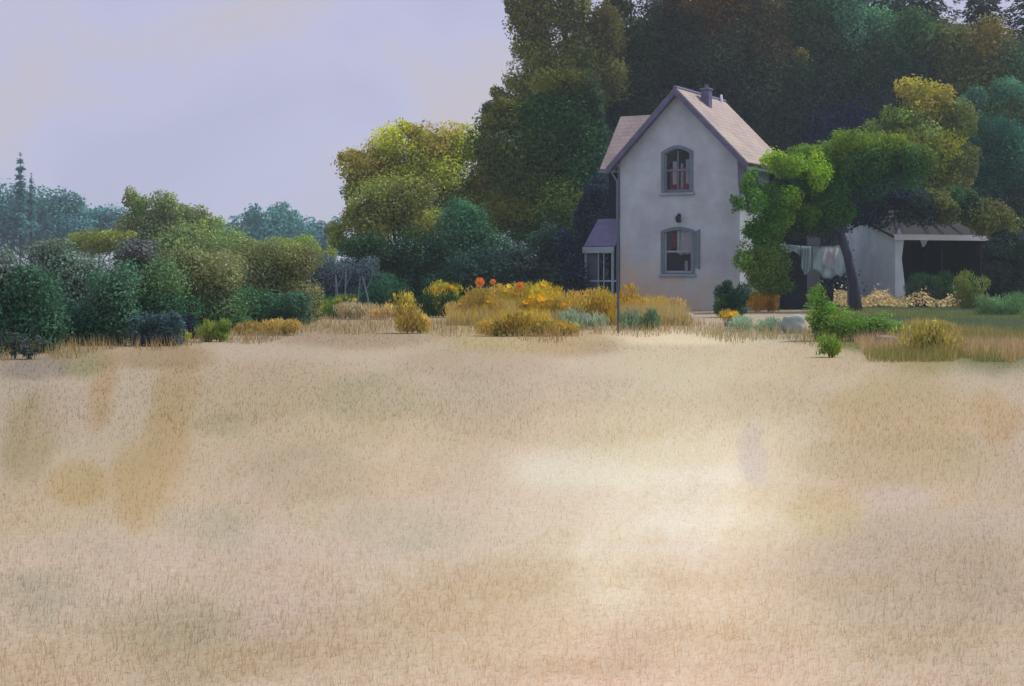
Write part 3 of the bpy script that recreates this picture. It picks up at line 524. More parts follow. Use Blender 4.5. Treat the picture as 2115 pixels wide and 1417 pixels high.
bm = bmesh.new(); tube(bm, [(-WH-.1, -.08, -.05), (-WH-.1, -.08, EV-.9), (-WH-.35, -.2, EV-.45)], [.045, .045, .045], 8); done('downpipe', bm, M['trimblue'], house)
# chimney and ridge vent
bm = bmesh.new(); b3(bm, .32, .68, 1.6, 2.0, AP-.9, AP+.22); b3(bm, .28, .72, 1.56, 2.04, AP+.22, AP+.3); ch = done('chimney', bm, M['rake'], house, bevel=.02)
bm = bmesh.new(); tube(bm, [(.5, 1.8, AP+.29), (.5, 1.8, AP+.46)], [.09, .07], 9); done('chimney_pot', bm, M['mauve'], ch)
bm = bmesh.new(); tube(bm, [(.12, DP-.5, AP-.02), (.12, DP-.5, AP+.36)], [.09, .05], 8); done('roof_vent', bm, M['white'], house)

def window(a, rise, kind):
    x0, x1, z0, z1 = a
    # casing, proud of the wall
    bm = bmesh.new(); o = arch(x0-.14, x1+.14, z0-.04, z1+.14, rise+.06); i = arch(x0, x1, z0, z1, rise)
    for y0, y1 in ((-.04, .03),):
        va = [[bm.verts.new((x, y, z)) for x, z in pts] for pts in (o, i) for y in (y0, y1)]
        n = len(o)
        for k in range(n):
            j = (k+1) % n
            bm.faces.new((va[0][k], va[0][j], va[2][j], va[2][k])); bm.faces.new((va[1][k], va[3][k], va[3][j], va[1][j]))
            bm.faces.new((va[0][k], va[1][k], va[1][j], va[0][j])); bm.faces.new((va[2][k], va[2][j], va[3][j], va[3][k]))
    wn = done('window', bm, M['trimblue'], house)
    bm = bmesh.new(); prism(bm, arch(x0+.01, x1-.01, z0+.01, z1-.01, rise), .115, .121); done('pane', bm, M['glass'], wn)
    bm = bmesh.new(); zm = (z0+z1)/2
    for q in ((x0+.003, x0+.07, z0+.01, z1-rise), (x1-.07, x1-.003, z0+.01, z1-rise), (x0+.07, x1-.07, z0+.01, z0+.09), (x0+.07, x1-.07, zm-.03, zm+.04)):
        b3(bm, q[0], q[1], .07, .112, q[2], q[3])
    b3(bm, (x0+x1)/2-.025, (x0+x1)/2+.025, .078, .110, zm+.04, z1-.05)
    if kind == 'upper': b3(bm, (x0+x1)/2-.025, (x0+x1)/2+.025, .078, .110, z0+.09, zm-.03)
    done('sash', bm, M['sash'] if kind == 'upper' else M['palebl'], wn)
    bm = bmesh.new(); b3(bm, x0-.2, x1+.2, -.12, .0-.003, z0-.14, z0-.05); done('sill', bm, M['palebl'], wn, bevel=.01)
    def drape(nm, xa, xb, za, zb, m, y=.2, seed=1):
        bm = bmesh.new(); random.seed(seed); nn = 14; top, bot = [], []
        for k in range(nn+1):
            x = xa+(xb-xa)*k/nn; yy = y+.012*math.sin(k*1.9)
            top.append(bm.verts.new((x, yy, zb))); bot.append(bm.verts.new((x, yy, za+random.uniform(-.05, .05))))
        for k in range(nn): bm.faces.new((bot[k], bot[k+1], top[k+1], top[k]))
        bmesh.ops.solidify(bm, geom=bm.faces[:], thickness=.006); done(nm, bm, m, wn)
    if kind == 'upper':
        drape('blind', x0+.18, x1-.1, z0+.02, z0+1.0, M['maroon'], .165, 2)
        drape('curtain', x0+.3, x0+.48, z0+.3, z1-.5, M['curtain'], .145, 3); drape('curtain', x1-.46, x1-.36, z0+.15, z1-.6, M['curtain'], .145, 4); drape('curtain', x1-.24, x1-.1, z0+.3, z1-.45, M['curtain'], .145, 5)
    else:
        drape('curtain', x0+.5, x1-.05, zm-.1, z1-.02, M['curtain'], .165, 6); drape('curtain', x0+.05, x0+.25, zm-.05, z1-.02, M['mauve'], .15, 7)
        drape('blind', x0+.27, x0+.48, zm+.2, z1-.1, M['maroon'], .14, 8); drape('curtain', x0+.85, x0+.98, z0+.1, z0+.5, M['curtain'], .15, 9)
    return wn
window(U, .2, 'upper'); wl = window(LW, .1, 'lower')
bm = bmesh.new(); prism(bm, [(LW[1]+.16, 1.75), (LW[1]+.36, 1.68), (LW[1]+.36, 3.3), (LW[1]+.16, 3.2)], -.06, -.01); done('shutter', bm, M['trimblue'], house)
# wall lamp
bm = bmesh.new(); b3(bm, .02, .1, -.03, -.003, 3.6, 3.95); tube(bm, [(.06, -.03, 3.88), (.06, -.16, 3.96), (.06, -.22, 3.9)], [.018, .018, .018], 6)
lmp = done('wall_lamp', bm, M['iron'], house)
bm = bmesh.new(); tube(bm, [(.06, -.22, 3.58), (.06, -.22, 3.64), (.06, -.22, 3.8), (.06, -.22, 3.9)], [.03, .09, .11, .03], 6); done('lamp_shade', bm, M['iron'], lmp)
# left cross wing
wy0, wy1, wx = 1.15, 4.75, -3.72; wr = 8.35; wyc = (wy0+wy1)/2
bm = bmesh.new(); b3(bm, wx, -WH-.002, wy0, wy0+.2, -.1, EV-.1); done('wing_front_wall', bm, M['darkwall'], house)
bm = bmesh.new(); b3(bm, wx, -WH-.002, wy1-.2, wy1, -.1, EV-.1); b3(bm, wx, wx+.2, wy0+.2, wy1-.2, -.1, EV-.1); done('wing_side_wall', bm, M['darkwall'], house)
ws = (wr-EV)/(wyc-wy0)
bm = bmesh.new(); slab(bm, [(wx-.25, wy0-.3, EV-ws*.3), (-.9, wy0-.3, EV-ws*.3), (-.2, wyc, wr), (wx-.25, wyc, wr)], .1); done('wing_roof', bm, M['roofx'], house)
bm = bmesh.new(); slab(bm, [(-.2, wyc, wr), (-.9, wy1+.3, EV-ws*.3), (wx-.25, wy1+.3, EV-ws*.3), (wx-.25, wyc, wr)][::1], .1); done('wing_roof', bm, M['roofx'], house)
bm = bmesh.new(); b3(bm, wx-.3, -WH-.05, wy0-.44, wy0-.32, EV-ws*.3-.1, EV-ws*.3+.02); done('gutter', bm, M['trimblue'], house)
bm = bmesh.new(); a_ = [bm.verts.new(v) for v in ((wx-.01, wy0, EV-.1), (wx-.01, wy1, EV-.1), (wx-.01, wyc, wr-.02))]; b_ = [bm.verts.new(v.co+Vector((.15, 0, 0))) for v in a_]
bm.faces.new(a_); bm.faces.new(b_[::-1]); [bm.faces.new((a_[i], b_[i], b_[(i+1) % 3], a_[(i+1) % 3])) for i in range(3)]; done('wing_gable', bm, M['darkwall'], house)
# side porch in the corner
porch = bmesh.new(); slab(porch, [(-4.2, -.25, 2.62), (-WH-.12, -.25, 2.62), (-WH-.12, wy0-.005, 3.8), (-4.2, wy0-.005, 3.8)], .06); done('porch_roof', porch, M['mauve'], house)
bm = bmesh.new(); b3(bm, -4.25, -WH-.15, -.32, -.26, 2.36, 2.62); b3(bm, -4.26, -4.21, -.26, wy0-.3, 2.36, 2.58); done('porch_fascia', bm, M['palebl'], house)
for xx in (-4.15, -3.55, -3.3, -2.9):
    bm = bmesh.new(); wdt = .09 if xx in (-4.15, -2.9) else .04; b3(bm, xx-wdt/2, xx+wdt/2, -.22, -.22+wdt, .3, 2.36); done('porch_post', bm, M['palebl'], house)
bm = bmesh.new(); b3(bm, -4.2, -2.75, -.25, wy0-.01, -.05, .3); done('porch_floor', bm, M['greywall'], house)
bm = bmesh.new(); b3(bm, -4.1, -3.62, -.1, -.06, .3, 2.36); done('porch_panel', bm, M['greywall'], house)
bm = bmesh.new(); b3(bm, -4.1, -2.75, -.2, -.15, 1.15, 1.22); done('porch_rail', bm, M['palebl'], house)
# lower rear wing at the right
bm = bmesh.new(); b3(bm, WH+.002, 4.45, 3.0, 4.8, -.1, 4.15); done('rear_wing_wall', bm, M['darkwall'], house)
bm = bmesh.new(); slab(bm, [(WH+.01, 2.7, 4.0), (4.7, 2.7, 4.0), (4.7, 3.9, 5.9), (WH+.01, 3.9, 5.9)], .1); done('rear_wing_roof', bm, M['greyroof'], house)
bm = bmesh.new(); slab(bm, [(WH+.01, 3.9, 5.9), (4.7, 3.9, 5.9), (4.7, 5.1, 4.0), (WH+.01, 5.1, 4.0)], .1); done('rear_wing_roof', bm, M['greyroof'], house)
bm = bmesh.new(); b3(bm, WH-.001, WH+.03, 1.0, 1.8, 4.4, 5.6); sw = done('window', bm, M['trimblue'], house)
bm = bmesh.new(); b3(bm, WH+.032, WH+.036, 1.1, 1.7, 4.5, 5.5); done('pane', bm, M['iron'], sw)

# thin pole standing before the left corner of the house
Yp = 36.6; pole = thing('thin_pole', 'thin grey pole standing in the field before the left corner of the house', 'pole', (X(1277, Yp), Yp, 0))
bm = bmesh.new(); tube(bm, [(0, 0, -.2), (0, .0, 2.2), (.012, 0, Z(345, Yp))], [.034, .03, .024], 9, .03); done('shaft', bm, M['metal'], pole)
bm = bmesh.new(); tube(bm, [(.012, 0, Z(345, Yp)-.005), (.012, 0, Z(338, Yp))], [.04, .02], 9); done('cap', bm, M['metal'], pole)

# ------------------------------------------------------------------ open shed
SR = math.radians(22); SL = Vector((17.75, 66.0, 0))
shed = thing('open_shed', 'open fronted shed with a whitewashed end wall, pale eave board and dark interior', 'shed', SL, SR)
M['whitewash'] = mat('whitewash', (232, 240, 248), .9, .04, 1.1, col2=(190, 212, 218), bump=.3)
bm = bmesh.new(); y1 = 4.2
for p_ in (0,):
    a_ = [bm.verts.new(v) for v in ((0, 0, -.1), (0, y1, -.1), (0, y1, 4.4), (0, 0, 3.2))]; b_ = [bm.verts.new(v.co+Vector((.18, 0, 0))) for v in a_]
    bm.faces.new(a_); bm.faces.new(b_[::-1]); [bm.faces.new((a_[i], b_[i], b_[(i+1) % 4], a_[(i+1) % 4])) for i in range(4)]
done('end_wall', bm, M['whitewash'], shed)
bm = bmesh.new(); prism(bm, [(0, 0), (.62, 0), (.5, 1.2), (.36, 2.2), (.5, 3.1), (.25, 3.6), (0, 3.12)], -.06, -.002); done('corner_buttress', bm, M['whitewash'], shed)
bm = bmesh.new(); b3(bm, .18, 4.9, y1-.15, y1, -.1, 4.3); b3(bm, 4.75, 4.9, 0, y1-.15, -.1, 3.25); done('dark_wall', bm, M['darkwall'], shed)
bm = bmesh.new(); slab(bm, [(-.3, -.35, 3.12), (5.1, -.35, 3.12), (5.1, y1+.2, 4.75), (-.3, y1+.2, 4.75)], .1); done('roof', bm, M['shaderoof'], shed)
bm = bmesh.new(); b3(bm, -.3, 5.15, -.42, -.36, 3.04, 3.30); b3(bm, 5.15, 5.5, -.41, -.37, 3.1, 3.18); done('eave_board', bm, M['white'], shed)
bm = bmesh.new(); prism(bm, [(1.15, 3.06), (1.6, 3.06), (1.4, 2.75), (1.28, 2.72)], -.40, -.37); done('bracket', bm, M['palebl'], shed)
for xx in (2.6, 4.85):
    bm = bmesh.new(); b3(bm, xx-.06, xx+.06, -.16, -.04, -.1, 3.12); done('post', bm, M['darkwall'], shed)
bm = bmesh.new(); b3(bm, .64, 2.5, .0, .08, -.05, 1.0); done('low_panel', bm, M['greywall'], shed)

# sheets hung on a line left of the shed
Yl = 57.2; line = thing('clothes_line', 'clothes line strung under the garden tree between the house and shed', 'clothes line', (X(1680, Yl), Yl, 0))
for q in (1608, 1752):
    bm = bmesh.new(); tube(bm, [(X(q, Yl)-line.location.x, 0, -.1), (X(q, Yl)-line.location.x, 0, Z(498, Yl))], [.04, .035], 8); done('post', bm, M['greywall'], line)
bm = bmesh.new(); xa, xb = X(1608, Yl)-line.location.x, X(1752, Yl)-line.location.x; zt = Z(502, Yl)
tube(bm, [(xa+(xb-xa)*k/8, 0, zt-.1*math.sin(math.pi*k/8)) for k in range(9)], [.01]*9, 5); done('cord', bm, M['iron'], line)
def sheet(label, outline, m, seed, yo=0, group='sheets on the clothes line'):
    """outline: list of (px, top py, bottom py)"""
    bm = bmesh.new(); loc = Vector((X(outline[0][0], Yl), Yl, Z(outline[0][1], Yl))); cols_ = []
    pxs = np.linspace(outline[0][0], outline[-1][0], 26); tp = np.interp(pxs, [o[0] for o in outline], [o[1] for o in outline]); bt = np.interp(pxs, [o[0] for o in outline], [o[2] for o in outline])
    for k, (a, b, c) in enumerate(zip(pxs, tp, bt)):
        cols_.append([bm.verts.new(Vector((X(a, Yl), Yl+yo+.07*math.sin(k*.8+j*.5+seed), Z(b+(c-b)*j/9, Yl)))-loc) for j in range(10)])
    for a, b in zip(cols_, cols_[1:]):
        for j in range(9): bm.faces.new((a[j], b[j], b[j+1], a[j+1]))
    bmesh.ops.solidify(bm, geom=bm.faces[:], thickness=.01)
    o = done('hanging_sheet', bm, m, None, smooth=True); o.location = loc
    return tag(o, label, 'sheet', group)
sheet('narrow pale sheet bunched up along the left end of the line', [(1612, 503, 510), (1624, 505, 523), (1640, 507, 518), (1653, 508, 530)], M['sheetc'], 1)
sheet('small pale cloth hanging straight down left of the large sheet', [(1655, 508, 548), (1661, 508, 568), (1668, 509, 566), (1675, 509, 552)], M['sheetc'], 2, .03)
sheet('large pale green sheet with a ragged bottom beside the leaning trunk', [(1678, 509, 556), (1692, 509, 562), (1700, 509, 574), (1716, 508, 576), (1728, 507, 568), (1737, 506, 572), (1748, 505, 560)], M['sheetc'], 3)
sheet('white piece over the large sheet standing in for its bright highlight', [(1696, 511, 546), (1706, 511, 552), (1722, 510, 556), (1732, 509, 548)], M['white'], 4, -.16)  # highlight of the large sheet, made as a separate white piece

# garden tree with leaning trunk
def garden_tree():
    Y = 56.4; px0 = 1768; loc = (X(px0, Y), Y, 0); root = thing('garden_tree', 'green garden tree with a leaning grey trunk growing against the right side of the house', 'tree', loc)
    def q(px, py, dy=0): return (X(px, Y)-loc[0], dy, Z(py, Y))
    bm = bmesh.new(); random.seed(5)
    tube(bm, [(0, 0, -.1), q(1764, 590), q(1752, 530), q(1732, 470), q(1700, 440)], [.27, .2, .18, .16, .12], 10, .05)
    done('trunk', bm, M['barkblue'], root, smooth=True)
    for pts, r in (([q(1745, 480), q(1680, 462), q(1620, 470), q(1580, 480)], [.16, .2, .14, .05]), ([q(1740, 465), q(1770, 400), q(1800, 360)], [.15, .1, .05]), ([q(1700, 445), q(1640, 400, -.3), q(1600, 350, -.3)], [.14, .09, .04]), ([q(1620, 470), q(1580, 520, -.8), q(1575, 560, -.9)], [.1, .07, .03])):
        bm = bmesh.new(); tube(bm, pts, r, 8, .05); done('branch', bm, M['barkblue'], root, smooth=True)
    lob = [(1560, 405, 26, 38, (74, 108, 44), -1.6), (1524, 420, 14, 16, (70, 100, 48), -2.2), (1592, 440, 40, 40, (72, 106, 40), -1.2), (1572, 480, 32, 28, (64, 96, 40), -1.4), (1562, 530, 36, 34, (92, 112, 44), -1.8), (1590, 545, 36, 44, (80, 104, 42), -1.4), (1570, 570, 34, 34, (76, 100, 42), -1.4), (1548, 378, 15, 30, (78, 110, 46), -1.6),
           (1600, 338, 24, 28, (132, 150, 42), -1), (1635, 345, 28, 20, (108, 134, 42), -.6), (1665, 325, 36, 22, (98, 124, 40), 0), (1630, 425, 26, 38, (116, 142, 36), -.9), (1660, 440, 30, 30, (66, 92, 44), -.5),
           (1690, 350, 44, 36, (66, 96, 46)), (1700, 400, 50, 42, (60, 88, 48)), (1730, 320, 44, 30, (84, 108, 40)), (1745, 292, 32, 24, (108, 126, 42)), (1780, 300, 44, 26, (92, 112, 38)), (1700, 440, 40, 26, (62, 88, 44)), (1760, 355, 46, 42, (54, 82, 48)), (1810, 345, 44, 34, (58, 82, 50)), (1850, 330, 36, 28, (70, 96, 48)), (1735, 440, 26, 28, (60, 90, 48)), (1690, 345, 14, 46, (120, 140, 38), -.8), (1620, 335, 40, 18, (112, 136, 44), -1.2), (1640, 385, 36, 30, (58, 84, 52), -.2), (1612, 405, 30, 30, (66, 94, 50), -.6), (1650, 470, 34, 18, (52, 72, 60), -.2), (1700, 470, 34, 18, (52, 70, 64), 0), (1870, 350, 44, 36, (50, 76, 50)), (1900, 330, 34, 26, (84, 104, 48)), (1820, 300, 40, 26, (100, 118, 44)), (1600, 590, 30, 22, (70, 92, 44), -1.2), (1790, 385, 50, 26, (44, 66, 54))]
    link('crown', crown_mesh('crown', lob, Y, .11, 5, 500, loc, rough=.42, shell=.8), M['leaf'], root)
garden_tree()

# ------------------------------------------------------------------ garden plants, flowers and stones
def flower_plant(name, label, lobes, py, seed, petal, nb, bs=.07, group=None, leaf=.07, dens=5, cat='flowers', stems=True, top_only=False, **kw):
    Y = GY(py)
    if name != 'round_bush': kw.setdefault('upright', 1); kw.setdefault('jit', .22); kw.setdefault('rough', .42); kw.setdefault('shell', .85); dens = min(dens, 3.2)
    root = bush(name, label, cat, lobes, Y, leaf, group, dens, seed, stems, **kw); r = np.random.default_rng(seed)
    loc = np.array(root.location); Vs, Cs = [], []
    for k in range(nb):
        l = lobes[r.integers(len(lobes))]; s = Y/F; a = r.uniform(0, math.pi); rr_ = r.uniform(.5, 1.05)
        c = np.array([X(l[0], Y)+math.cos(a)*l[2]*s*rr_, Y-r.uniform(.1, .9)*l[2]*s*.7, Z(l[1], Y)+math.sin(a)*l[3]*s*rr_*(1 if top_only else r.uniform(-.6, 1))])-loc
        c[2] = max(c[2], .08); col = lin(petal)*1.25*(1+r.normal(0, .1)); nrm = np.array([r.normal(0, .35), -1, r.uniform(.2, 1.1)]); nrm /= np.linalg.norm(nrm)
        u = np.cross(nrm, [1, 0, .1]); u /= np.linalg.norm(u); v = np.cross(nrm, u); b = bs*r.uniform(.6, 1.3)
        for j in range(6):
            t1 = 6.283*j/6+.3; d = u*math.cos(t1)+v*math.sin(t1); e_ = u*math.cos(t1+1.57)+v*math.sin(t1+1.57)
            Vs += [c, c+d*b*.6+e_*b*.34+nrm*b*.1, c+d*b+nrm*b*.25, c+d*b*.6-e_*b*.34+nrm*b*.1]; Cs += [col*.85, col, col, col]
    if nb: link('blossom', fast_mesh('blossom', np.array(Vs), 4, np.array(Cs)), M['petal'], root)
    return root
YF = 'yellow flowering plants in the bed before the house'
YG, YP = (158, 146, 66), (226, 188, 44)
fp = flower_plant
fp('yellow_flowers', 'tall yellow flowers below the two orange blooms, top of the bed', [(1040, 608, 34, 24, YG), (1075, 612, 34, 24, (156, 142, 50))], 652, 601, YP, 60, .1, YF)
fp('yellow_flowers', 'broad mustard coloured mound forming the lowest part of bed', [(1040, 668, 34, 14, (158, 140, 62)), (1085, 664, 40, 18, (164, 144, 60)), (1135, 668, 38, 12, (160, 142, 70)), (1010, 674, 30, 10, (160, 142, 72)), (1165, 676, 30, 9, (160, 142, 72))], 694, 602, (190, 160, 60), 40, .06, YF)
fp('yellow_flowers', 'bright yellow flowers in the middle of bed above the mustard mound', [(1110, 625, 42, 22, (160, 144, 44)), (1150, 640, 40, 22, (158, 142, 48))], 668, 603, (226, 178, 20), 70, .1, YF)
fp('yellow_flowers', 'spiky yellow flowers standing up right of the orange blooms', [(1120, 598, 18, 14, (160, 150, 50)), (1140, 608, 22, 12, (164, 146, 50))], 655, 604, (218, 190, 40), 26, .11, YF, top_only=True)
fp('yellow_flowers', 'olive gold plants left of the thin pole', [(1200, 625, 40, 24, (158, 142, 62)), (1245, 632, 34, 26, (166, 142, 48)), (1215, 648, 36, 16, (160, 140, 66))], 672, 605, (196, 164, 44), 40, .07, YF)
fp('yellow_flowers', 'golden plants right of the thin pole against the house wall', [(1295, 622, 26, 24, (172, 142, 44)), (1325, 632, 22, 16, (176, 150, 80))], 664, 606, (198, 160, 40), 30, .07, YF)
fp('yellow_flowers', 'pale ochre plants along the foot of the house wall', [(1350, 628, 26, 12, (172, 152, 92)), (1390, 630, 26, 10, (170, 150, 100))], 656, 607, (190, 166, 80), 20, .06, YF)
fp('yellow_flowers', 'loose yellow flowers at the left end of the bed', [(985, 622, 34, 20, (160, 140, 62)), (1010, 640, 34, 18, (158, 134, 66)), (950, 640, 28, 16, (166, 142, 84))], 668, 608, (206, 170, 50), 36, .08, YF)
fp('yellow_flowers', 'yellow leafy plant alone among dark leaves left of bed', [(905, 602, 26, 14, (150, 142, 42)), (932, 596, 18, 10, (140, 138, 40)), (915, 625, 26, 14, (176, 152, 60))], 652, 609, (212, 176, 30), 40, .09, YF)
fp('yellow_flowers', 'pale mustard leafy clump leaning left, apart from the bed', [(838, 630, 18, 20, (164, 150, 66)), (855, 652, 24, 22, (168, 150, 74)), (872, 668, 16, 16, (164, 144, 66))], 688, 610, (190, 166, 60), 14, .06, YF)
fp('dark_leafy_plant', 'dark green leafy plant between the two yellow clumps', [(890, 622, 24, 18, (36, 60, 40)), (925, 618, 24, 16, (34, 58, 40)), (820, 622, 26, 16, (40, 60, 46))], 656, 611, YP, 8, .07, None)
fp('green_plant', 'blue green leafy plant at the foot of the thin pole', [(1300, 660, 26, 12, (108, 124, 104)), (1345, 658, 22, 16, (84, 104, 78))], 682, 612, YP, 0)
fp('green_plant', 'pale blue green plant left of the pole near the ground', [(1180, 655, 34, 10, (132, 140, 124)), (1225, 662, 30, 8, (138, 146, 134))], 680, 613, YP, 0)
fp('dry_plant', 'pale buff dry plants below the violet shrub', [(740, 636, 40, 12, (160, 148, 112)), (790, 642, 30, 10, (190, 164, 112))], 660, 614, YP, 0, cat='plant')
fp('green_plant', 'yellow and green plant right of the ragged dark shrub', [(690, 632, 26, 16, (96, 116, 56)), (715, 618, 20, 10, (84, 106, 60))], 658, 615, (190, 170, 40), 16, .07)

def poppy(label, px, py, size):
    Y = 50.5; loc = (X(px, Y), Y, 0); root = thing('orange_flower', label, 'flower', loc, 0, 'orange flowers above the bed'); z = Z(py, Y); s = size*Y/F
    bm = bmesh.new(); tube(bm, [(0, 0, -.03), (.04, 0, z*.5), (0, 0, z)], [.014, .011, .008], 6); done('stem', bm, M['stem'], root)
    bm = bmesh.new()
    for k in range(6):
        a = 6.283*k/6; d = Vector((math.cos(a), -.35, math.sin(a))); e_ = Vector((-math.sin(a), 0, math.cos(a)))
        vs = [bm.verts.new(Vector((0, 0, z))+v) for v in (Vector((0, .02, 0)), d*s*.6+e_*s*.5, d*s*1.0+e_*s*.3, d*s*1.05-e_*s*.25, d*s*.6-e_*s*.5)]; bm.faces.new(vs)
    bmesh.ops.solidify(bm, geom=bm.faces[:], thickness=.004); done('blossom', bm, M['orange'], root)
    bm = bmesh.new(); bmesh.ops.create_icosphere(bm, subdivisions=2, radius=s*.2, matrix=Matrix.Translation((0, -.04, z))); done('flower_centre', bm, M['gold'], root)
M['orange'] = mat('orange_petal', (255, 172, 84), .7, .02, 9); M['gold'] = mat('golden_centre', (210, 150, 40), .7, .1, 9)
poppy('large orange bloom, leftmost of three and the reddest', 991, 583, 10); poppy('small orange bloom between the other two orange blooms', 1018, 582, 6)
poppy('orange bloom lowest and rightmost of the three orange ones', 1074, 590, 8)

# right of the house
fp('round_bush', 'dark green rounded bush at the right corner of the house', [(1500, 600, 22, 22, (38, 62, 48)), (1525, 610, 22, 26, (36, 58, 48)), (1490, 628, 18, 20, (60, 84, 46))], 656, 621, YP, 0, cat='bush')
fp('yellow_flowers', 'small bright yellow flowers at the foot of dark rounded bush', [(1508, 652, 18, 8, (150, 140, 60))], 668, 622, (236, 184, 16), 24, .08)
fp('ochre_bush', 'round ochre orange bush in front of the garden tree', [(1565, 615, 24, 16, (170, 132, 36)), (1590, 620, 18, 14, (160, 124, 36))], 644, 623, (190, 140, 30), 16, .06, cat='bush')
fp('green_bush', 'bright green bush spreading right across the lawn edge beside the boulder', [(1688, 615, 18, 24, (84, 110, 46)), (1700, 652, 28, 24, (92, 118, 44)), (1742, 668, 44, 20, (94, 120, 46)), (1795, 666, 40, 18, (92, 118, 52)), (1840, 664, 36, 14, (92, 118, 62))], 704, 624, (190, 180, 50), 10, .04, leaf=.06, cat='bush', upright=0)
fp('green_plant', 'narrow yellow green plant trailing into the field below the bright green bush', [(1712, 704, 22, 12, (100, 122, 44)), (1722, 722, 10, 12, (128, 140, 48))], 738, 644, YP, 0, leaf=.05, cat='plant', dens=3)
fp('gold_weeds', 'gold brown weeds standing right of the bright green bush', [(1900, 700, 46, 22, (156, 144, 70)), (1950, 698, 50, 22, (150, 142, 72)), (1925, 676, 36, 16, (140, 136, 72))], 735, 625, YP, 0, leaf=.07, dens=1.6, cat='plant')
fp('olive_bush', 'round olive bush before the right end of the shed', [(2005, 590, 28, 26, (98, 104, 54)), (2000, 615, 28, 18, (104, 104, 60))], 640, 627, YP, 0, cat='bush')
fp('green_bush', 'low sage green bush at the right edge of the lawn', [(2085, 625, 40, 18, (100, 124, 90)), (2040, 630, 26, 14, (96, 118, 84))], 652, 628, YP, 0, cat='bush')
fp('green_bush', 'dark bush in the shade before the shed opening', [(1900, 590, 28, 22, (44, 62, 50)), (1950, 592, 26, 24, (52, 72, 48))], 636, 629, YP, 0, cat='bush')
fp('green_plant', 'low sage green plants behind the blue stone slab', [(1590, 668, 30, 8, (112, 136, 120)), (1530, 664, 26, 7, (128, 146, 128))], 684, 630, YP, 0, leaf=.05)
# strip of cream flowers
r = np.random.default_rng(88); n = 5200; px = r.uniform(1722, 1985, n); Yf = r.uniform(60.5, 66, n); hh = r.uniform(.1, .55, n)*(1+.35*np.sin(px/13)); hh = np.where(r.uniform(0, 1, n) < .04, hh*1.5, hh)
C = np.stack([X(px, 1)*Yf, Yf, hh], 1); NN = np.stack([r.normal(0, .4, n), -np.ones(n), r.uniform(.2, 1.3, n)], 1); NN /= np.linalg.norm(NN, axis=1)[:, None]
T = np.cross(NN, r.normal(size=(n, 3))); T /= np.linalg.norm(T, axis=1)[:, None]; B = np.cross(NN, T); S = r.uniform(.025, .06, n)[:, None]
V = np.stack([C+(T*math.cos(a)+B*math.sin(a))*S for a in np.arange(6)*1.047], 1).reshape(-1, 3)
kc = np.where(r.uniform(0, 1, n)[:, None] < .5, lin((226, 208, 160))[None], lin((206, 186, 122))[None])
fl = link('cream_flowers', fast_mesh('cream_flowers', V, 6, np.repeat(kc, 6, 0)), M['petal']); tag(fl, 'strip of small cream flowers along the front of the open shed', 'flowers', kind='stuff')
def lawn_col(x, y): return np.where((wob(x*.7, y*.4, 1) > .2)[:, None], lin((126, 140, 82))[None], lin((108, 128, 94))[None])
lm = blades('lawn_grass', 90000, 33, 64, .04, .14, .02, lawn_col, 44, xr=(6.5, 25)); co = np.zeros(len(lm.vertices)*3, np.float32); lm.vertices.foreach_get('co', co); co = co.reshape(-1, 3, 3)
cold = np.zeros(len(lm.vertices)*4, np.float32); lm.color_attributes['Col'].data.foreach_get('color', cold); cold = cold.reshape(-1, 3, 4)
bx, by = co[:, 0, 0], co[:, 0, 1]; pxs = CX+bx*F/by; pys = HY+H*F/by; edge = np.interp(pxs, [1680, 1720, 1800, 1900, 2000, 2115], [640, 690, 690, 672, 690, 704])+8*np.sin(pxs/23)+5*np.sin(pxs/9)
kp = (pxs > 1660) & (pys < edge)
lm = fast_mesh('lawn_grass', co[kp].reshape(-1, 3), 3, cold[kp].reshape(-1, 4)[:, :3])
lg = link('lawn_grass', lm, M['grass']); tag(lg, 'green grass growing at the right below the strip of cream flowers', 'grass', kind='stuff')
st = link('straw_fringe', blades('straw_fringe', 26000, 24, 52, .10, .34, .012, lambda x, y: np.tile(lin((178, 158, 112)), (len(x), 1))*(.7+.4*(wob(x, y*.6, 1)[:, None]*.5+.5)), 45), M['grass'])
# keep the taller straw only in a band along the hedge foot
me = st.data; nv = len(me.vertices); co = np.zeros(nv*3, np.float32); me.vertices.foreach_get('co', co); co = co.reshape(-1, 3, 3)
bx = co[:, 0, 0]; by = co[:, 0, 1]; pxs = CX+bx*F/by; pys = HY+H*F/by; edge = np.interp(pxs, [0, 250, 500, 700, 850, 1150, 1300, 1700, 2115], [735, 712, 694, 672, 672, 690, 676, 700, 724])
keepm = np.abs(pys-edge+6*np.sin(pxs/31)) < 15
cold = np.zeros(nv*4, np.float32); me.color_attributes['Col'].data.foreach_get('color', cold); cold = cold.reshape(-1, 3, 4)
nm = fast_mesh('straw_fringe', co[keepm].reshape(-1, 3), 3, cold[keepm].reshape(-1, 4)[:, :3]); nm.materials.append(M['grass']); st.data = nm
tag(st, 'taller straw coloured grass fringing the foot of hedge and garden', 'grass', kind='stuff')

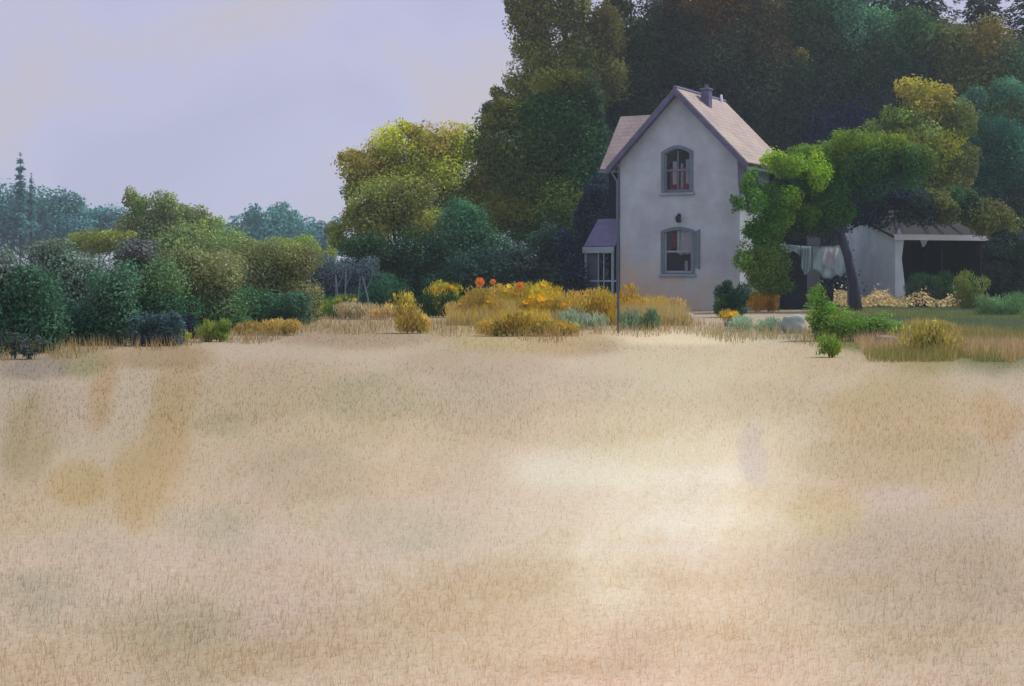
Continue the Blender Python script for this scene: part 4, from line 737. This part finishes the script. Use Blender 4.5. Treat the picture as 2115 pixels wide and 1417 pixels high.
bd = link('meadow_plants', blades('meadow_plants', 52000, 41.5, 57, .16, .78, .024, lambda x, y: np.where((wob(x*1.3, y*1.3, 1) > .1)[:, None], lin((206, 184, 76))[None], np.where((wob(x*1.1+8, y, 1) > .1)[:, None], lin((164, 158, 80))[None], lin((196, 178, 120))[None])), 47, jit=.16, xr=(-1.9, 5.3)), M['grass']); tag(bd, 'mass of mustard and olive stalks filling the flower bed before the house', 'plants', kind='stuff')
wm = blades('ochre_weeds', 60000, 25, 50, .08, .34, .014, lambda x, y: np.where((wob(x*1.1, y*.5, 1) > .15)[:, None], lin((196, 172, 100))[None], np.where((wob(x+8, y*.5, 1) > 0)[:, None], lin((150, 146, 84))[None], lin((196, 170, 130))[None])), 49, jit=.12, xr=(5.5, 19)); co = np.zeros(len(wm.vertices)*3, np.float32); wm.vertices.foreach_get('co', co); co = co.reshape(-1, 3, 3)
cold = np.zeros(len(wm.vertices)*4, np.float32); wm.color_attributes['Col'].data.foreach_get('color', cold); cold = cold.reshape(-1, 3, 4)
bx, by = co[:, 0, 0], co[:, 0, 1]; pxs = CX+bx*F/by; pys = HY+H*F/by; e1 = np.interp(pxs, [1680, 1800, 1900, 2000, 2115], [700, 700, 668, 688, 700]); e2 = np.interp(pxs, [1760, 1800, 1860, 1960, 2060, 2140], [700, 770, 775, 740, 765, 740])+10*np.sin(pxs/17)
kp = (pxs > 1765) & (pxs < 2130) & (pys > e1) & (pys < e2)
wo = link('ochre_weeds', fast_mesh('ochre_weeds', co[kp].reshape(-1, 3), 3, cold[kp].reshape(-1, 4)[:, :3]), M['grass']); tag(wo, 'ragged ochre and olive weeds at the field edge right of the bright green bush', 'weeds', kind='stuff')
def stone(label, px, py, w_, h_, d_, m, seed, name='stone', cat='stone', group=None, rz=0):
    Y = GY(py); random.seed(seed); s = Y/F; bm = bmesh.new(); bmesh.ops.create_icosphere(bm, subdivisions=3, radius=1)
    for v in bm.verts:
        c = v.co; k = 1+.10*math.sin(c.x*3.1+seed)+.08*math.sin(c.y*4.3+c.z*2.7+seed)+.05*math.sin(c.z*7+c.x*5)
        sq = max(abs(c.x), abs(c.y), abs(c.z)); c2 = c*(1/sq*.5+.5)*k
        v.co = Vector((c2.x*w_*s/2*.85, c2.y*d_*.42, c2.z*h_*s*.5*.85+h_*s*.36))
    o = done(name, bm, m, None, smooth=True); o.location = (X(px, Y), Y, 0); o.rotation_euler = (0, 0, rz); return tag(o, label, cat, group)
M['palestone'] = mat('pale_stone', (164, 176, 170), .9, .1, 3, col2=(146, 156, 150), bump=.5)
M['mauvestone'] = mat('mauve_stone', (150, 138, 134), .9, .1, 3, bump=.5)
M['bluestone'] = mat('blue_stone', (108, 124, 136), .9, .15, 3, bump=.5)
M['lilac'] = mat('lilac_stone', (176, 176, 190), .9, .1, 3, bump=.4)
stone('pale greenish boulder in front of the ochre bush', 1637, 688, 58, 46, .7, M['palestone'], 1)
stone('mauve grey stone among gold weeds right of bright green bush', 1830, 714, 56, 26, .6, M['mauvestone'], 2)
stone('low blue grey slab lying before the dark rounded bush', 1520, 674, 54, 12, .6, M['bluestone'], 4)
stone('low lilac stone before the lower window of the house', 1405, 664, 60, 22, .7, M['lilac'], 5)

# ------------------------------------------------------------------ haze
bm = bmesh.new(); b3(bm, -520, 520, -60, 700, -1.5, 32); hz = done('haze', bm, None); tag(hz, 'thin bluish haze over the fields', 'haze', kind='stuff')
hm = bpy.data.materials.new('haze'); hm.use_nodes = True; t = hm.node_tree; t.nodes.clear(); o = t.nodes.new('ShaderNodeOutputMaterial'); v = t.nodes.new('ShaderNodeVolumePrincipled')
v.inputs['Color'].default_value = (.72, .86, 1, 1); v.inputs['Density'].default_value = .0005; v.inputs['Anisotropy'].default_value = .2
t.links.new(v.outputs[0], o.inputs['Volume']); hz.data.materials.append(hm)
